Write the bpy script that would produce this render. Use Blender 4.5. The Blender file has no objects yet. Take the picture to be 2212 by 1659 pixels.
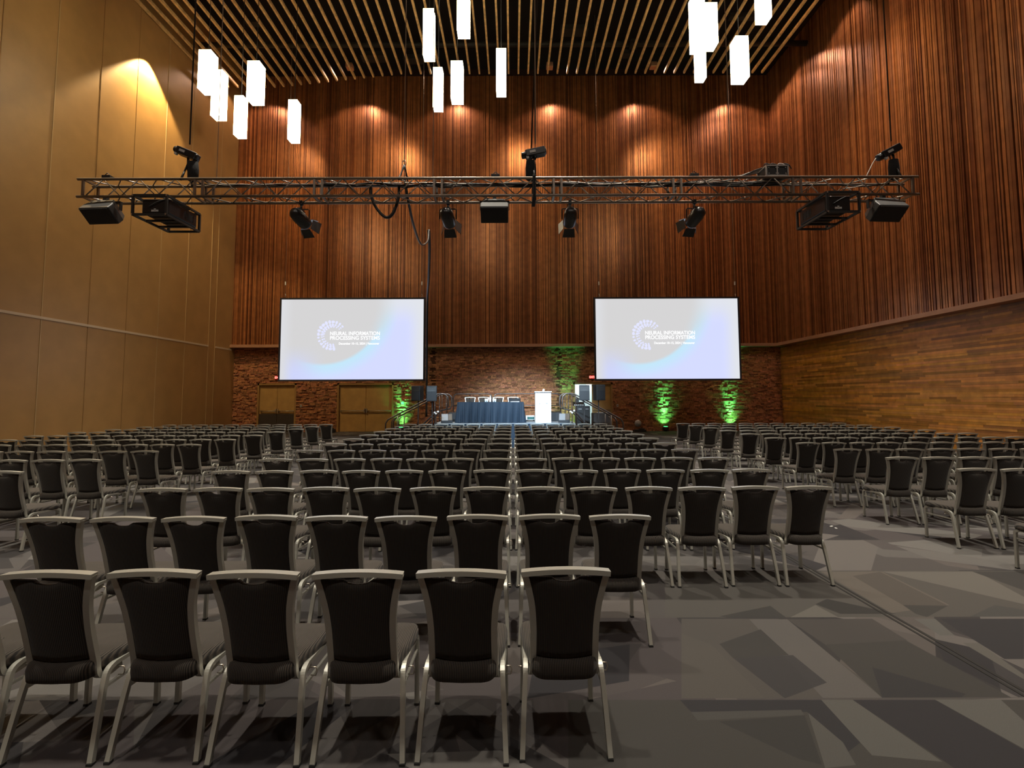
import bpy, math, random
from mathutils import Matrix, Vector, Euler

# ------------------------------------------------------------------ camera, light, exposure
SC = bpy.context.scene
COL = SC.collection
PI = math.pi
R = math.radians
F = 1040.0                       # focal length in pixels of the 2212 x 1659 frame
CX, CY = 1108.0, 790.7           # principal point
CAM = Vector((0, 0, 1.76))
CAMROT = Matrix.Rotation(R(93.7), 3, 'X') @ Matrix.Rotation(R(-0.17), 3, 'Z')
cd = bpy.data.cameras.new('camera')
cd.sensor_width = 36.0
cd.lens = F / 2212 * 36.0
cd.shift_x = (1106 - CX) / 2212
cd.shift_y = -(829.5 - CY) / 2212
cd.clip_start = 0.05
cam = bpy.data.objects.new('camera', cd)
cam.matrix_world = Matrix.Translation(CAM) @ CAMROT.to_4x4()
COL.objects.link(cam)
SC.camera = cam
SC.view_settings.view_transform = 'Standard'
SC.view_settings.look = 'None'
SC.view_settings.gamma = 1.0
SC.view_settings.exposure = 0.0
SC.view_settings.use_curve_mapping = False
SC.cycles.max_bounces = 6
SC.cycles.diffuse_bounces = 4
SC.cycles.glossy_bounces = 3
SC.cycles.sample_clamp_indirect = 4.0
SC.cycles.caustics_reflective = False
SC.cycles.caustics_refractive = False
world = bpy.data.worlds.new('world')
SC.world = world
world.use_nodes = True
world.node_tree.nodes['Background'].inputs[0].default_value = (0.0, 0.0, 0.0, 1)
world.node_tree.nodes['Background'].inputs[1].default_value = 0.0


def ray(px, py):
    return CAMROT @ Vector(((px - CX) / F, (CY - py) / F, -1.0))


def at(px, py, Y):
    """point of the place that is seen at a pixel, at distance Y into the room"""
    d = ray(px, py)
    return CAM + d * (Y / d.y)


def atx(px, py, X):
    d = ray(px, py)
    return CAM + d * (X / d.x)


def atz(px, py, z=0.0):
    d = ray(px, py)
    return CAM + d * ((z - CAM.z) / d.z)


# the hall
XL, XR = -14.5, 13.95            # side walls
XRU = 13.62                      # upper slatted part of the right wall
YB, YBU = 25.0, 24.7             # back wall below and above the ledge
YF = -5.0                        # behind the camera
ZLEDGE = 4.44
ZSLAT = 16.95                    # underside of the ceiling slats
ZTOP = 19.3

WARM = (1.0, 0.66, 0.33)
WHITE = (1.0, 0.86, 0.66)
COOL = (0.62, 0.82, 1.0)


def spot(name, loc, tgt, power, color, deg, blend=0.5, size=0.06):
    l = bpy.data.lights.new(name, 'SPOT')
    l.energy = power
    l.color = color
    l.spot_size = R(deg)
    l.spot_blend = blend
    l.shadow_soft_size = size
    o = bpy.data.objects.new(name, l)
    o.location = loc
    d = Vector(tgt) - Vector(loc)
    o.rotation_euler = d.to_track_quat('-Z', 'Y').to_euler()
    COL.objects.link(o)
    return o


def lamp_area(name, loc, size, power, color):
    l = bpy.data.lights.new(name, 'AREA')
    l.energy = power
    l.color = color
    l.size = size
    o = bpy.data.objects.new(name, l)
    o.location = loc
    COL.objects.link(o)
    return o


# downlights between the ceiling slats over the seating
for x, y in ((-9, 1), (-3, 1), (3, 1), (9, 1), (-9, 8), (-3, 8), (3, 8), (9, 8), (-8, 14.5), (0, 14), (8, 14.5)):
    spot('house_or_fill_light', (x, y, 16.6), (x, y + 0.5, 0), 6200 if y > 5 else 3900, (1.0, 0.91, 0.76), 58, 0.9, 0.2)
for x in (-7, 0, 7):  # fill spots added behind the camera to brighten the chair frames facing it
    spot('house_or_fill_light', (x, -4.2, 15.5), (x * 0.9, 5.5, 0.3), 1000, (1.0, 0.90, 0.80), 75, 1.0, 0.3)
# wall washers above the slat ends, close to the back wall
for px in (575, 784, 985, 1195, 1382, 1590):
    p = at(px, 225, 24.6)
    spot('wall_washer_light', (p.x, 23.1, 18.2), (p.x, 23.3, 9.0), 300, (1.0, 0.64, 0.46), 120, 0.3, 0.08)
# fill spots added to throw a wide warm pool mid back wall
for x in (-12.3, -6.5, 0.5, 8.0):
    spot('wall_pool_fill', (x, 20.0, 16.8), (x, 24.7, 13.2), 620, WARM, 56, 1.0, 0.2)
# washers along the right wall
for y in (22.0, 18.3, 14.6, 10.9, 7.0):
    spot('wall_washer_light', (12.0, y, 18.2), (12.2, y, 9.0), 330, (1.0, 0.64, 0.46), 120, 0.3, 0.08)
spot('wall_pool_fill', (9.5, 15.5, 16.8), (13.6, 16.5, 12.0), 1300, WARM, 55, 1.0, 0.2)  # this and the next are fill spots added for the golden wash here
spot('wall_pool_fill', (9.5, 9.5, 16.8), (13.6, 10.5, 11.0), 450, WARM, 60, 1.0, 0.2)
# washers along the left wall
for y, e in ((18.3, 3000), (9.6, 1000), (1.0, 900)):
    spot('wall_washer_light', (-14.05, y, 15.5), (-14.12, y, 5.0), e, (1.0, 0.72, 0.36), 90, 0.28, 0.06)

# ------------------------------------------------------------------ tagging and mesh building


def tag(o, label=None, cat=None, group=None, kind=None):
    if label:
        o['label'] = label
    if cat:
        o['category'] = cat
    if group:
        o['group'] = group
    if kind:
        o['kind'] = kind
    return o


def empty(name, loc, rz=0.0):
    o = bpy.data.objects.new(name, None)
    o.location = loc
    o.rotation_euler = (0, 0, rz)
    o.empty_display_size = 0.1
    COL.objects.link(o)
    return o


def thing(name, label, cat, loc, rz=0.0, group=None):
    return tag(empty(name, loc, rz), label, cat, group)


KIDS = {}


class MB:
    def __init__(s):
        s.v = []
        s.f = []
        s.sm = []
        s.c = []
        s.M = Matrix.Identity(4)

    def set(s, M):
        s.M = M
        return s

    def add(s, vs, fs, smooth=False, col=None):
        n = len(s.v)
        s.v += [tuple(s.M @ Vector(p)) for p in vs]
        for f in fs:
            s.f.append(tuple(i + n for i in f))
            s.sm.append(smooth)
            s.c.append(col)
        return s

    def box(s, c, d, col=None, rot=None):
        x, y, z = d[0] / 2, d[1] / 2, d[2] / 2
        vs = [Vector((i * x, j * y, k * z)) for i in (-1, 1) for j in (-1, 1) for k in (-1, 1)]
        if rot is not None:
            m = Euler(rot).to_matrix()
            vs = [m @ p for p in vs]
        vs = [p + Vector(c) for p in vs]
        return s.add(vs, [(0, 1, 3, 2), (4, 6, 7, 5), (0, 4, 5, 1), (2, 3, 7, 6), (0, 2, 6, 4), (1, 5, 7, 3)], False, col)

    def b2(s, a, b, col=None):
        return s.box([(a[i] + b[i]) / 2 for i in range(3)], [abs(b[i] - a[i]) for i in range(3)], col)

    def tube(s, pts, r, n=8, closed=False, caps=True, col=None):
        P = [Vector(p) for p in pts]
        m = len(P)
        rings = []
        up = None
        for i in range(m):
            a = P[(i - 1) % m] if (closed or i > 0) else P[i]
            b = P[(i + 1) % m] if (closed or i < m - 1) else P[i]
            t = (b - a)
            if t.length < 1e-9:
                t = Vector((0, 0, 1))
            t.normalize()
            if up is None:
                up = Vector((0, 0, 1)) if abs(t.z) < 0.9 else Vector((1, 0, 0))
            u = t.cross(up)
            if u.length < 1e-4:
                u = t.cross(Vector((0, 1, 0.01)))
            u.normalize()
            w = u.cross(t).normalized()
            up = w
            rr = r[i] if isinstance(r, (list, tuple)) else r
            rings.append([P[i] + u * (rr * math.cos(2 * PI * k / n)) + w * (rr * math.sin(2 * PI * k / n)) for k in range(n)])
        vs = [p for g in rings for p in g]
        fs = []
        for i in range(m if closed else m - 1):
            j = (i + 1) % m
            for k in range(n):
                l = (k + 1) % n
                fs.append((i * n + k, i * n + l, j * n + l, j * n + k))
        if caps and not closed:
            fs.append(tuple(range(n))[::-1])
            fs.append(tuple((m - 1) * n + k for k in range(n)))
        return s.add(vs, fs, n > 4, col)

    def sweep(s, pts, w, h, side=(1, 0, 0), col=None):
        """rectangular section: w along 'side', h across"""
        P = [Vector(p) for p in pts]
        m = len(P)
        sd0 = Vector(side)
        vs = []
        for i in range(m):
            a = P[max(i - 1, 0)]
            b = P[min(i + 1, m - 1)]
            t = (b - a).normalized()
            sd = (sd0 - t * sd0.dot(t)).normalized()
            u = t.cross(sd).normalized()
            ww = w[i] if isinstance(w, (list, tuple)) else w
            for q, e in ((-1, -1), (1, -1), (1, 1), (-1, 1)):
                vs.append(P[i] + sd * (q * ww / 2) + u * (e * h / 2))
        fs = []
        for i in range(m - 1):
            for k in range(4):
                l = (k + 1) % 4
                fs.append((i * 4 + k, i * 4 + l, i * 4 + 4 + l, i * 4 + 4 + k))
        fs.append((3, 2, 1, 0))
        fs.append(tuple((m - 1) * 4 + k for k in range(4)))
        return s.add(vs, fs, False, col)

    def lathe(s, prof, n=24, c=(0, 0, 0), axis='Z', col=None):
        vs = []
        for r_, z in prof:
            for k in range(n):
                a = 2 * PI * k / n
                if axis == 'Z':
                    p = (r_ * math.cos(a), r_ * math.sin(a), z)
                elif axis == 'Y':
                    p = (r_ * math.cos(a), z, r_ * math.sin(a))
                else:
                    p = (z, r_ * math.cos(a), r_ * math.sin(a))
                vs.append(Vector(p) + Vector(c))
        fs = []
        m = len(prof)
        for i in range(m - 1):
            for k in range(n):
                l = (k + 1) % n
                fs.append((i * n + k, i * n + l, i * n + n + l, i * n + n + k))
        fs.append(tuple(range(n))[::-1])
        fs.append(tuple((m - 1) * n + k for k in range(n)))
        return s.add(vs, fs, True, col)

    def prism(s, poly, y0, y1, plane='XZ', col=None):
        """polygon in XZ pushed from y0 to y1 (or YZ pushed along x, or XY along z)"""
        n = len(poly)

        def P(a, b, t):
            return (a, t, b) if plane == 'XZ' else ((t, a, b) if plane == 'YZ' else (a, b, t))
        vs = [P(a, b, y0) for a, b in poly] + [P(a, b, y1) for a, b in poly]
        fs = [tuple(range(n))[::-1], tuple(range(n, 2 * n))]
        for i in range(n):
            j = (i + 1) % n
            fs.append((i, j, n + j, n + i))
        return s.add(vs, fs, False, col)

    def build(s, name, mat, parent=None, bevel=0.0, loc=None):
        me = bpy.data.meshes.new(name)
        me.from_pydata(s.v, [], s.f)
        me.polygons.foreach_set('use_smooth', s.sm)
        if any(c is not None for c in s.c):
            ca = me.color_attributes.new('col', 'FLOAT_COLOR', 'CORNER')
            buf = []
            for p, c in zip(s.f, s.c):
                c = c or (1, 1, 1)
                buf += [c[0], c[1], c[2], 1.0] * len(p)
            ca.data.foreach_set('color', buf)
        me.materials.append(mat)
        me.update()
        o = bpy.data.objects.new(name, me)
        COL.objects.link(o)
        if parent is not None:
            o.parent = parent
            KIDS.setdefault(parent.name, []).append(o)
        if loc is not None:
            o.location = loc
        if bevel > 0:
            b = o.modifiers.new('bevel', 'BEVEL')
            b.width = bevel
            b.segments = 2
            b.limit_method = 'ANGLE'
        return o


def copy_tree(o, parent=None):
    c = o.copy()
    COL.objects.link(c)
    c.parent = parent
    for ch in KIDS.get(o.name, []):
        k = copy_tree(ch, c)
        KIDS.setdefault(c.name, []).append(k)
    return c


# ------------------------------------------------------------------ materials
def mat(name, base=(0.5, 0.5, 0.5), rough=0.5, metal=0.0, emit=None, estr=0.0, spec=0.5, noise=0.0, nscale=20.0,
        bump=0.0, bscale=60.0, attr=False, sheen=0.0):
    m = bpy.data.materials.new(name)
    m.use_nodes = True
    nt = m.node_tree
    b = nt.nodes['Principled BSDF']
    b.inputs['Base Color'].default_value = (*base, 1)
    b.inputs['Roughness'].default_value = rough
    b.inputs['Metallic'].default_value = metal
    b.inputs['Specular IOR Level'].default_value = spec
    if sheen:
        b.inputs['Sheen Weight'].default_value = sheen
    if emit:
        b.inputs['Emission Color'].default_value = (*emit, 1)
        b.inputs['Emission Strength'].default_value = estr
    tc = nt.nodes.new('ShaderNodeTexCoord')
    last = None
    if noise > 0:
        n = nt.nodes.new('ShaderNodeTexNoise')
        n.inputs['Scale'].default_value = nscale
        n.inputs['Detail'].default_value = 4
        nt.links.new(tc.outputs['Object'], n.inputs['Vector'])
        mr = nt.nodes.new('ShaderNodeMapRange')
        mr.inputs['From Min'].default_value = 0.3
        mr.inputs['From Max'].default_value = 0.7
        mr.inputs['To Min'].default_value = 1 - noise
        mr.inputs['To Max'].default_value = 1 + noise
        nt.links.new(n.outputs[0], mr.inputs[0])
        vm = nt.nodes.new('ShaderNodeVectorMath')
        vm.operation = 'SCALE'
        vm.inputs[0].default_value = base
        nt.links.new(mr.outputs[0], vm.inputs['Scale'])
        last = vm.outputs[0]
    if attr:
        a = nt.nodes.new('ShaderNodeAttribute')
        a.attribute_name = 'col'
        mx = nt.nodes.new('ShaderNodeVectorMath')
        mx.operation = 'MULTIPLY'
        if last:
            nt.links.new(last, mx.inputs[0])
        else:
            mx.inputs[0].default_value = base
        nt.links.new(a.outputs['Color'], mx.inputs[1])
        last = mx.outputs[0]
    if last:
        nt.links.new(last, b.inputs['Base Color'])
    if bump > 0:
        n2 = nt.nodes.new('ShaderNodeTexNoise')
        n2.inputs['Scale'].default_value = bscale
        n2.inputs['Detail'].default_value = 3
        nt.links.new(tc.outputs['Object'], n2.inputs['Vector'])
        bp = nt.nodes.new('ShaderNodeBump')
        bp.inputs['Strength'].default_value = bump
        bp.inputs['Distance'].default_value = 0.01
        nt.links.new(n2.outputs[0], bp.inputs['Height'])
        nt.links.new(bp.outputs[0], b.inputs['Normal'])
    return m


def fabric_mat(name, dark, light, pitch=0.0085):
    m = mat(name, dark, 0.85, sheen=0.1)
    nt = m.node_tree
    b = nt.nodes['Principled BSDF']
    tc = [n for n in nt.nodes if n.type == 'TEX_COORD'][0]
    sx = nt.nodes.new('ShaderNodeSeparateXYZ')
    nt.links.new(tc.outputs['Object'], sx.inputs[0])
    mm = nt.nodes.new('ShaderNodeMath')
    mm.operation = 'MULTIPLY'
    mm.inputs[1].default_value = 2 * PI / pitch
    nt.links.new(sx.outputs['X'], mm.inputs[0])
    si = nt.nodes.new('ShaderNodeMath')
    si.operation = 'SINE'
    nt.links.new(mm.outputs[0], si.inputs[0])
    mr = nt.nodes.new('ShaderNodeMapRange')
    mr.inputs['From Min'].default_value = -0.5
    mr.inputs['From Max'].default_value = 0.5
    nt.links.new(si.outputs[0], mr.inputs[0])
    mx = nt.nodes.new('ShaderNodeMix')
    mx.data_type = 'RGBA'
    mx.inputs[6].default_value = (*dark, 1)
    mx.inputs[7].default_value = (*light, 1)
    nt.links.new(mr.outputs[0], mx.inputs[0])
    nt.links.new(mx.outputs[2], b.inputs['Base Color'])
    bp = nt.nodes.new('ShaderNodeBump')
    bp.inputs['Strength'].default_value = 0.4
    bp.inputs['Distance'].default_value = 0.002
    nt.links.new(si.outputs[0], bp.inputs['Height'])
    nt.links.new(bp.outputs[0], b.inputs['Normal'])
    return m


M = {}
M['batten'] = mat('copper_battens', (0.38, 0.152, 0.058), 0.33, 0.4, attr=True, noise=0.18, nscale=3.0)
M['batten_back'] = mat('batten_backing', (0.02, 0.006, 0.003), 0.9)
M['planks'] = mat('wood_planks', (0.60, 0.275, 0.05), 0.5, attr=True, noise=0.2, nscale=4.0)
M['brick'] = mat('split_brick', (0.52, 0.225, 0.105), 0.85, attr=True, noise=0.3, nscale=14.0, bump=0.6, bscale=40)
M['mortar'] = mat('mortar', (0.05, 0.022, 0.014), 0.95)
M['tan'] = mat('tan_wall_covering', (0.42, 0.245, 0.088), 0.42, noise=0.07, nscale=1.6, bump=0.12, bscale=120)
M['seam'] = mat('seam_strip', (0.52, 0.36, 0.18), 0.45)
M['seam_dark'] = mat('seam_faint', (0.36, 0.205, 0.074), 0.5)
M['white_trim'] = mat('pale_trim', (0.62, 0.50, 0.36), 0.5)
M['ledge'] = mat('ledge_trim', (0.42, 0.22, 0.13), 0.55, noise=0.1, nscale=2)
M['ceil'] = mat('ceiling_void', (0.004, 0.004, 0.004), 0.95)
M['slat'] = mat('ceiling_slat_wood', (0.80, 0.52, 0.22), 0.5, noise=0.25, nscale=6)
M['carpet'] = mat('carpet', (1, 1, 1), 0.95, attr=True, noise=0.10, nscale=240, bump=0.3, bscale=500)
M['track'] = mat('floor_track', (0.012, 0.011, 0.010), 0.9)
M['door'] = mat('door_leaf', (0.55, 0.33, 0.11), 0.45, noise=0.1, nscale=3)
M['doorframe'] = mat('door_frame', (0.42, 0.24, 0.085), 0.45)
M['steel'] = mat('brushed_steel', (0.62, 0.56, 0.48), 0.3, 0.9)
M['chairmetal'] = mat('bronze_grey_frame', (0.47, 0.47, 0.42), 0.30, 0.4)
M['cap'] = mat('foot_rubber', (0.02, 0.02, 0.02), 0.7)
M['fabric'] = fabric_mat('striped_fabric', (0.007, 0.006, 0.005), (0.065, 0.053, 0.042))
M['fabric_shaded'] = fabric_mat('striped_fabric_shaded', (0.008, 0.007, 0.006), (0.040, 0.032, 0.025))  # same cloth as the seat, shade on the backs put into darker stripes
M['black'] = mat('black_paint', (0.018, 0.018, 0.018), 0.5)
M['blackgloss'] = mat('black_gloss', (0.02, 0.02, 0.022), 0.28)
M['truss'] = mat('truss_tube', (0.30, 0.26, 0.22), 0.36, 0.8)
M['cable'] = mat('cable_black', (0.012, 0.012, 0.012), 0.5)
M['cablew'] = mat('cable_pale', (0.55, 0.5, 0.45), 0.5)
M['wire'] = mat('steel_wire', (0.42, 0.36, 0.3), 0.4, 0.5)
M['bagcloth'] = mat('chain_bag_cloth', (0.014, 0.014, 0.015), 0.9, bump=0.6, bscale=25)
M['grille'] = mat('speaker_grille', (0.012, 0.012, 0.013), 0.65, bump=0.5, bscale=260)
M['speakerbody'] = mat('speaker_body', (0.008, 0.010, 0.013), 0.6)
M['navy'] = mat('navy_cloth', (0.003, 0.013, 0.027), 0.8)
M['white'] = mat('white_laminate', (0.82, 0.84, 0.86), 0.35)
M['rail'] = mat('rail_tube', (0.10, 0.085, 0.08), 0.3, 0.7)
M['deck'] = mat('stage_deck', (0.20, 0.24, 0.28), 0.6, noise=0.1)
M['greycloth'] = mat('grey_cloth', (0.11, 0.10, 0.095), 0.9, bump=0.5, bscale=12)
M['alu'] = mat('aluminium', (0.6, 0.6, 0.58), 0.35, 0.8)
M['plastic'] = mat('pale_plastic', (0.6, 0.6, 0.58), 0.4)
M['paper'] = mat('paper_white', (0.8, 0.8, 0.78), 0.7)
M['water'] = mat('clear_plastic', (0.75, 0.85, 0.9), 0.15)
M['exit'] = mat('exit_red', (0.25, 0.01, 0.01), 0.5, emit=(1.0, 0.02, 0.02), estr=0.5)
M['exitlit'] = mat('exit_letters', (1, 0.2, 0.15), 0.5, emit=(1.0, 0.35, 0.28), estr=1.8)
M['exitdark'] = mat('exit_dark', (0.1, 0.0, 0.0), 0.5)
M['glow'] = mat('lens_glow', (1, 1, 1), 0.3, emit=(0.75, 0.88, 1.0), estr=30.0)
M['green_lens'] = mat('green_lens', (0.1, 1, 0.2), 0.3, emit=(0.05, 1.0, 0.2), estr=4.0)
M['corridor'] = mat('corridor_paint', (0.72, 0.78, 0.78), 0.6)
M['corr_light'] = mat('corridor_light', (1, 1, 1), 0.4, emit=(0.9, 1.0, 1.0), estr=14.0)
M['tape'] = mat('bare_metal_tab', (0.9, 0.9, 0.9), 0.25, 0.9)


def shade_mat(name, strength):
    """glowing fabric-like shade with faint vertical wires"""
    m = mat(name, (0.9, 0.85, 0.7), 0.6)
    nt = m.node_tree
    b = nt.nodes['Principled BSDF']
    tc = [n for n in nt.nodes if n.type == 'TEX_COORD'][0]
    sx = nt.nodes.new('ShaderNodeSeparateXYZ')
    nt.links.new(tc.outputs['Object'], sx.inputs[0])
    ab = nt.nodes.new('ShaderNodeMath')
    ab.operation = 'ABSOLUTE'
    nt.links.new(sx.outputs['X'], ab.inputs[0])
    cr = nt.nodes.new('ShaderNodeMapRange')
    cr.inputs['From Min'].default_value = 0.0
    cr.inputs['From Max'].default_value = 0.006
    cr.inputs['To Min'].default_value = 0.75
    cr.inputs['To Max'].default_value = 1.0
    nt.links.new(ab.outputs[0], cr.inputs[0])
    ms = nt.nodes.new('ShaderNodeMath')
    ms.operation = 'MULTIPLY'
    ms.inputs[1].default_value = strength
    nt.links.new(cr.outputs[0], ms.inputs[0])
    b.inputs['Emission Color'].default_value = (1.0, 0.87, 0.60, 1)
    nt.links.new(ms.outputs[0], b.inputs['Emission Strength'])
    return m


M['shade'] = shade_mat('pendant_shade', 9.0)
M['shade_bottom'] = mat('pendant_diffuser', (1, 1, 0.9), 0.4, emit=(1.0, 0.93, 0.74), estr=1.6)
M['shade_hot'] = mat('pendant_downlight', (1, 1, 1), 0.4, emit=(1.0, 0.97, 0.88), estr=22.0)

rnd = random.Random(7)

# ------------------------------------------------------------------ floor: carpet of overlapping angular patches


def split_poly(poly, p, q):
    """left and right parts of a convex polygon about the line p->q"""
    dx, dy = q[0] - p[0], q[1] - p[1]
    L, Rr = [], []
    n = len(poly)
    for i in range(n):
        a, b = poly[i], poly[(i + 1) % n]
        sa = dx * (a[1] - p[1]) - dy * (a[0] - p[0])
        sb = dx * (b[1] - p[1]) - dy * (b[0] - p[0])
        if sa >= -1e-9:
            L.append(a)
        if sa <= 1e-9:
            Rr.append(a)
        if (sa > 1e-9 and sb < -1e-9) or (sa < -1e-9 and sb > 1e-9):
            t = sa / (sa - sb)
            c = (a[0] + (b[0] - a[0]) * t, a[1] + (b[1] - a[1]) * t)
            L.append(c)
            Rr.append(c)
    return L, Rr


def area2(p):
    return abs(sum(p[i][0] * p[(i + 1) % len(p)][1] - p[(i + 1) % len(p)][0] * p[i][1] for i in range(len(p)))) / 2 if len(p) > 2 else 0


def clean(p):
    out = []
    for q in p:
        if not out or abs(q[0] - out[-1][0]) + abs(q[1] - out[-1][1]) > 1e-4:
            out.append(q)
    if len(out) > 1 and abs(out[0][0] - out[-1][0]) + abs(out[0][1] - out[-1][1]) <= 1e-4:
        out.pop()
    return out


def ccw(p):
    s = sum(p[i][0] * p[(i + 1) % len(p)][1] - p[(i + 1) % len(p)][0] * p[i][1] for i in range(len(p)))
    return p if s > 0 else p[::-1]


def overlay(pieces, quad, col, alpha):
    quad = ccw(quad)
    out = []
    bx0, bx1 = min(q[0] for q in quad), max(q[0] for q in quad)
    by0, by1 = min(q[1] for q in quad), max(q[1] for q in quad)
    for poly, c in pieces:
        if max(p[0] for p in poly) <= bx0 or min(p[0] for p in poly) >= bx1 or max(p[1] for p in poly) <= by0 or min(p[1] for p in poly) >= by1:
            out.append((poly, c))
            continue
        cur = poly
        for i in range(len(quad)):
            L, Rr = split_poly(cur, quad[i], quad[(i + 1) % len(quad)])
            if area2(Rr) > 1e-6:
                out.append((Rr, c))
            cur = L
            if area2(cur) <= 1e-6:
                cur = None
                break
        if cur:
            out.append((cur, tuple(c[k] * (1 - alpha) + col[k] * alpha for k in range(3))))
    return out


PAL = [(0.034, 0.031, 0.038), (0.042, 0.038, 0.044), (0.058, 0.053, 0.055), (0.085, 0.076, 0.074), (0.078, 0.066, 0.068),
       (0.12, 0.110, 0.107), (0.155, 0.141, 0.134), (0.13, 0.112, 0.104), (0.175, 0.166, 0.158), (0.050, 0.045, 0.046)]
DARKEN = 0.42
PAL = [tuple((0.40 if i in (0, 1, 2, 9) else 0.56) * v for v in c) for i, c in enumerate(PAL)]


def convex(p):
    p = ccw(p)
    n = len(p)
    for i in range(n):
        a, b, c = p[i], p[(i + 1) % n], p[(i + 2) % n]
        if (b[0] - a[0]) * (c[1] - b[1]) - (b[1] - a[1]) * (c[0] - b[0]) < 1e-9:
            return False
    return True


def fp(x, y):
    """floor point seen at a pixel of the lower right crop"""
    p = atz(1472 + x / 2.865, 1080 + y / 2.865)
    return (p.x, p.y)


TR = [
    ([(0, 735), (600, 735), (1300, 1232), (0, 1232)], (0.118, 0.106, 0.098), 1),
    ([(420, 738), (655, 738), (1250, 1230), (880, 1230)], (0.165, 0.152, 0.145), 1),
    ([(655, 738), (1180, 735), (1400, 870), (890, 895)], (0.092, 0.082, 0.078), 1),
    ([(890, 895), (1390, 870), (2060, 1232), (1250, 1232)], (0.070, 0.066, 0.062), 1),
    ([(1180, 1035), (1760, 1200), (1720, 1232), (1245, 1232)], (0.046, 0.044, 0.048), 1),
    ([(235, 890), (490, 800), (665, 960), (320, 980)], (0.068, 0.064, 0.062), 1),
    ([(320, 978), (690, 960), (900, 1130), (640, 1228)], (0.058, 0.055, 0.060), 0.9),
    ([(0, 830), (180, 890), (520, 1230), (0, 1230)], (0.13, 0.117, 0.105), 0.8),
    ([(1600, 735), (2120, 735), (2120, 985), (2000, 985)], (0.040, 0.038, 0.044), 1),
    ([(1440, 735), (1570, 735), (1690, 838), (1600, 838)], (0.17, 0.165, 0.155), 1),
    ([(1740, 885), (1840, 885), (2120, 1080), (2120, 1110)], (0.165, 0.155, 0.14), 1),
]
TR2 = [
    ([(-700, 1237), (2400, 1237), (2400, 1700), (-700, 1700)], (0.078, 0.073, 0.067), 1),
    ([(-10, 1237), (865, 1237), (780, 1312), (60, 1312)], (0.042, 0.040, 0.046), 1),
    ([(864, 1237), (1110, 1500), (1030, 1560), (779, 1312)], (0.042, 0.040, 0.046), 1),
    ([(865, 1237), (1060, 1237), (1615, 1620), (1180, 1580)], (0.155, 0.150, 0.138), 1),
    ([(60, 1312), (740, 1298), (760, 1330), (100, 1365)], (0.100, 0.096, 0.090), 1),
    ([(785, 1318), (1000, 1500), (1080, 1640), (890, 1659)], (0.135, 0.130, 0.120), 1),
    ([(230, 1370), (762, 1332), (870, 1640), (720, 1600)], (0.056, 0.054, 0.052), 1),
    ([(1060, 1237), (1570, 1237), (2500, 1760), (1780, 1720)], (0.040, 0.037, 0.044), 1),
    ([(1570, 1235), (1975, 1235), (2420, 1640), (2300, 1640)], (0.165, 0.160, 0.148), 1),
]
TR3 = [
    ([(-100, 440), (2300, 440), (2300, 733), (-100, 733)], (0.120, 0.110, 0.10), 1),
    ([(860, 443), (1240, 443), (1660, 650), (1300, 700)], (0.175, 0.152, 0.13), 1),
    ([(1060, 470), (1230, 445), (1650, 655), (1370, 650)], (0.115, 0.100, 0.088), 0.9),
    ([(1240, 443), (1830, 443), (2120, 600), (2120, 645)], (0.20, 0.185, 0.165), 1),
    ([(1800, 443), (2120, 443), (2120, 560)], (0.06, 0.056, 0.054), 1),
    ([(235, 720), (550, 655), (655, 733), (320, 733)], (0.06, 0.057, 0.055), 1),
    ([(660, 733), (830, 650), (985, 733)], (0.20, 0.185, 0.165), 1),
    ([(830, 645), (900, 612), (1330, 705), (985, 705)], (0.045, 0.042, 0.040), 1),
    ([(1370, 650), (1650, 655), (1520, 725), (1450, 705)], (0.065, 0.062, 0.058), 1),
    ([(1780, 725), (1940, 650), (2120, 680), (2120, 733)], (0.09, 0.088, 0.085), 1),
]
fm = MB()
STRIP0, DS = 2.935, 1.03
k0 = int(math.floor((YF - STRIP0) / DS))
y = STRIP0 + k0 * DS
si = k0
while y < YB + 0.2:
    y1 = min(y + DS, YB + 0.2)
    x = XL - 0.2
    r2 = random.Random(100 + si)
    while x < XR + 0.2:
        xe = min(x + 3.2, XR + 0.2)
        pieces = [([(x, y), (xe, y), (xe, y1), (x, y1)], r2.choice(PAL[2:5]))]
        for q in range(15):
            cx = r2.uniform(x, xe)
            h = DS * r2.choice([0.35, 0.6, 1.0, 1.0])
            cy = y + (0 if r2.random() < 0.5 else DS - h)
            w0, w1 = r2.uniform(0.08, 0.7), r2.uniform(0.08, 0.7)
            sl = r2.choice([-1.4, -1.0, -0.7, -0.25, 0.1, 0.9]) * h
            tl = r2.uniform(-0.22, 0.22)
            quad = [(cx, cy), (cx + w0, cy + tl), (cx + sl + w1, cy + h), (cx + sl, cy + h - tl)]
            if convex(quad):
                pieces = overlay(pieces, quad, r2.choice(PAL), r2.choice([0.55, 0.8, 1.0, 1.0]))
        for idx, tr in ((0, TR), (-1, TR2), (1, TR3)):
            if si == idx:
                for poly, c, a in tr:
                    Q = [fp(*p) for p in poly]
                    if not convex(Q):
                        print('not convex', idx, poly)
                        continue
                    pieces = overlay(pieces, Q, tuple(DARKEN * v for v in c), a)
        for poly, c in pieces:
            poly = clean(poly)
            if area2(poly) > 1e-6:
                fm.add([(p[0], p[1], 0.0) for p in ccw(poly)], [tuple(range(len(poly)))], False, c)
        x = xe
    y += DS
    si += 1
floor = tag(fm.build('floor', M['carpet']), 'grey patchwork carpet of overlapping angular shapes', kind='structure')
# the recessed track across the carpet, running away from the camera
t = MB()
t.b2((2.985, 1.0, -0.01), (3.005, 17, 0.003))
t.b2((3.03, 1.0, -0.01), (3.055, 17, 0.003))
tag(t.build('trim_1', M['track']), 'thin dark double track line sunk in the carpet', kind='structure')

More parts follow.
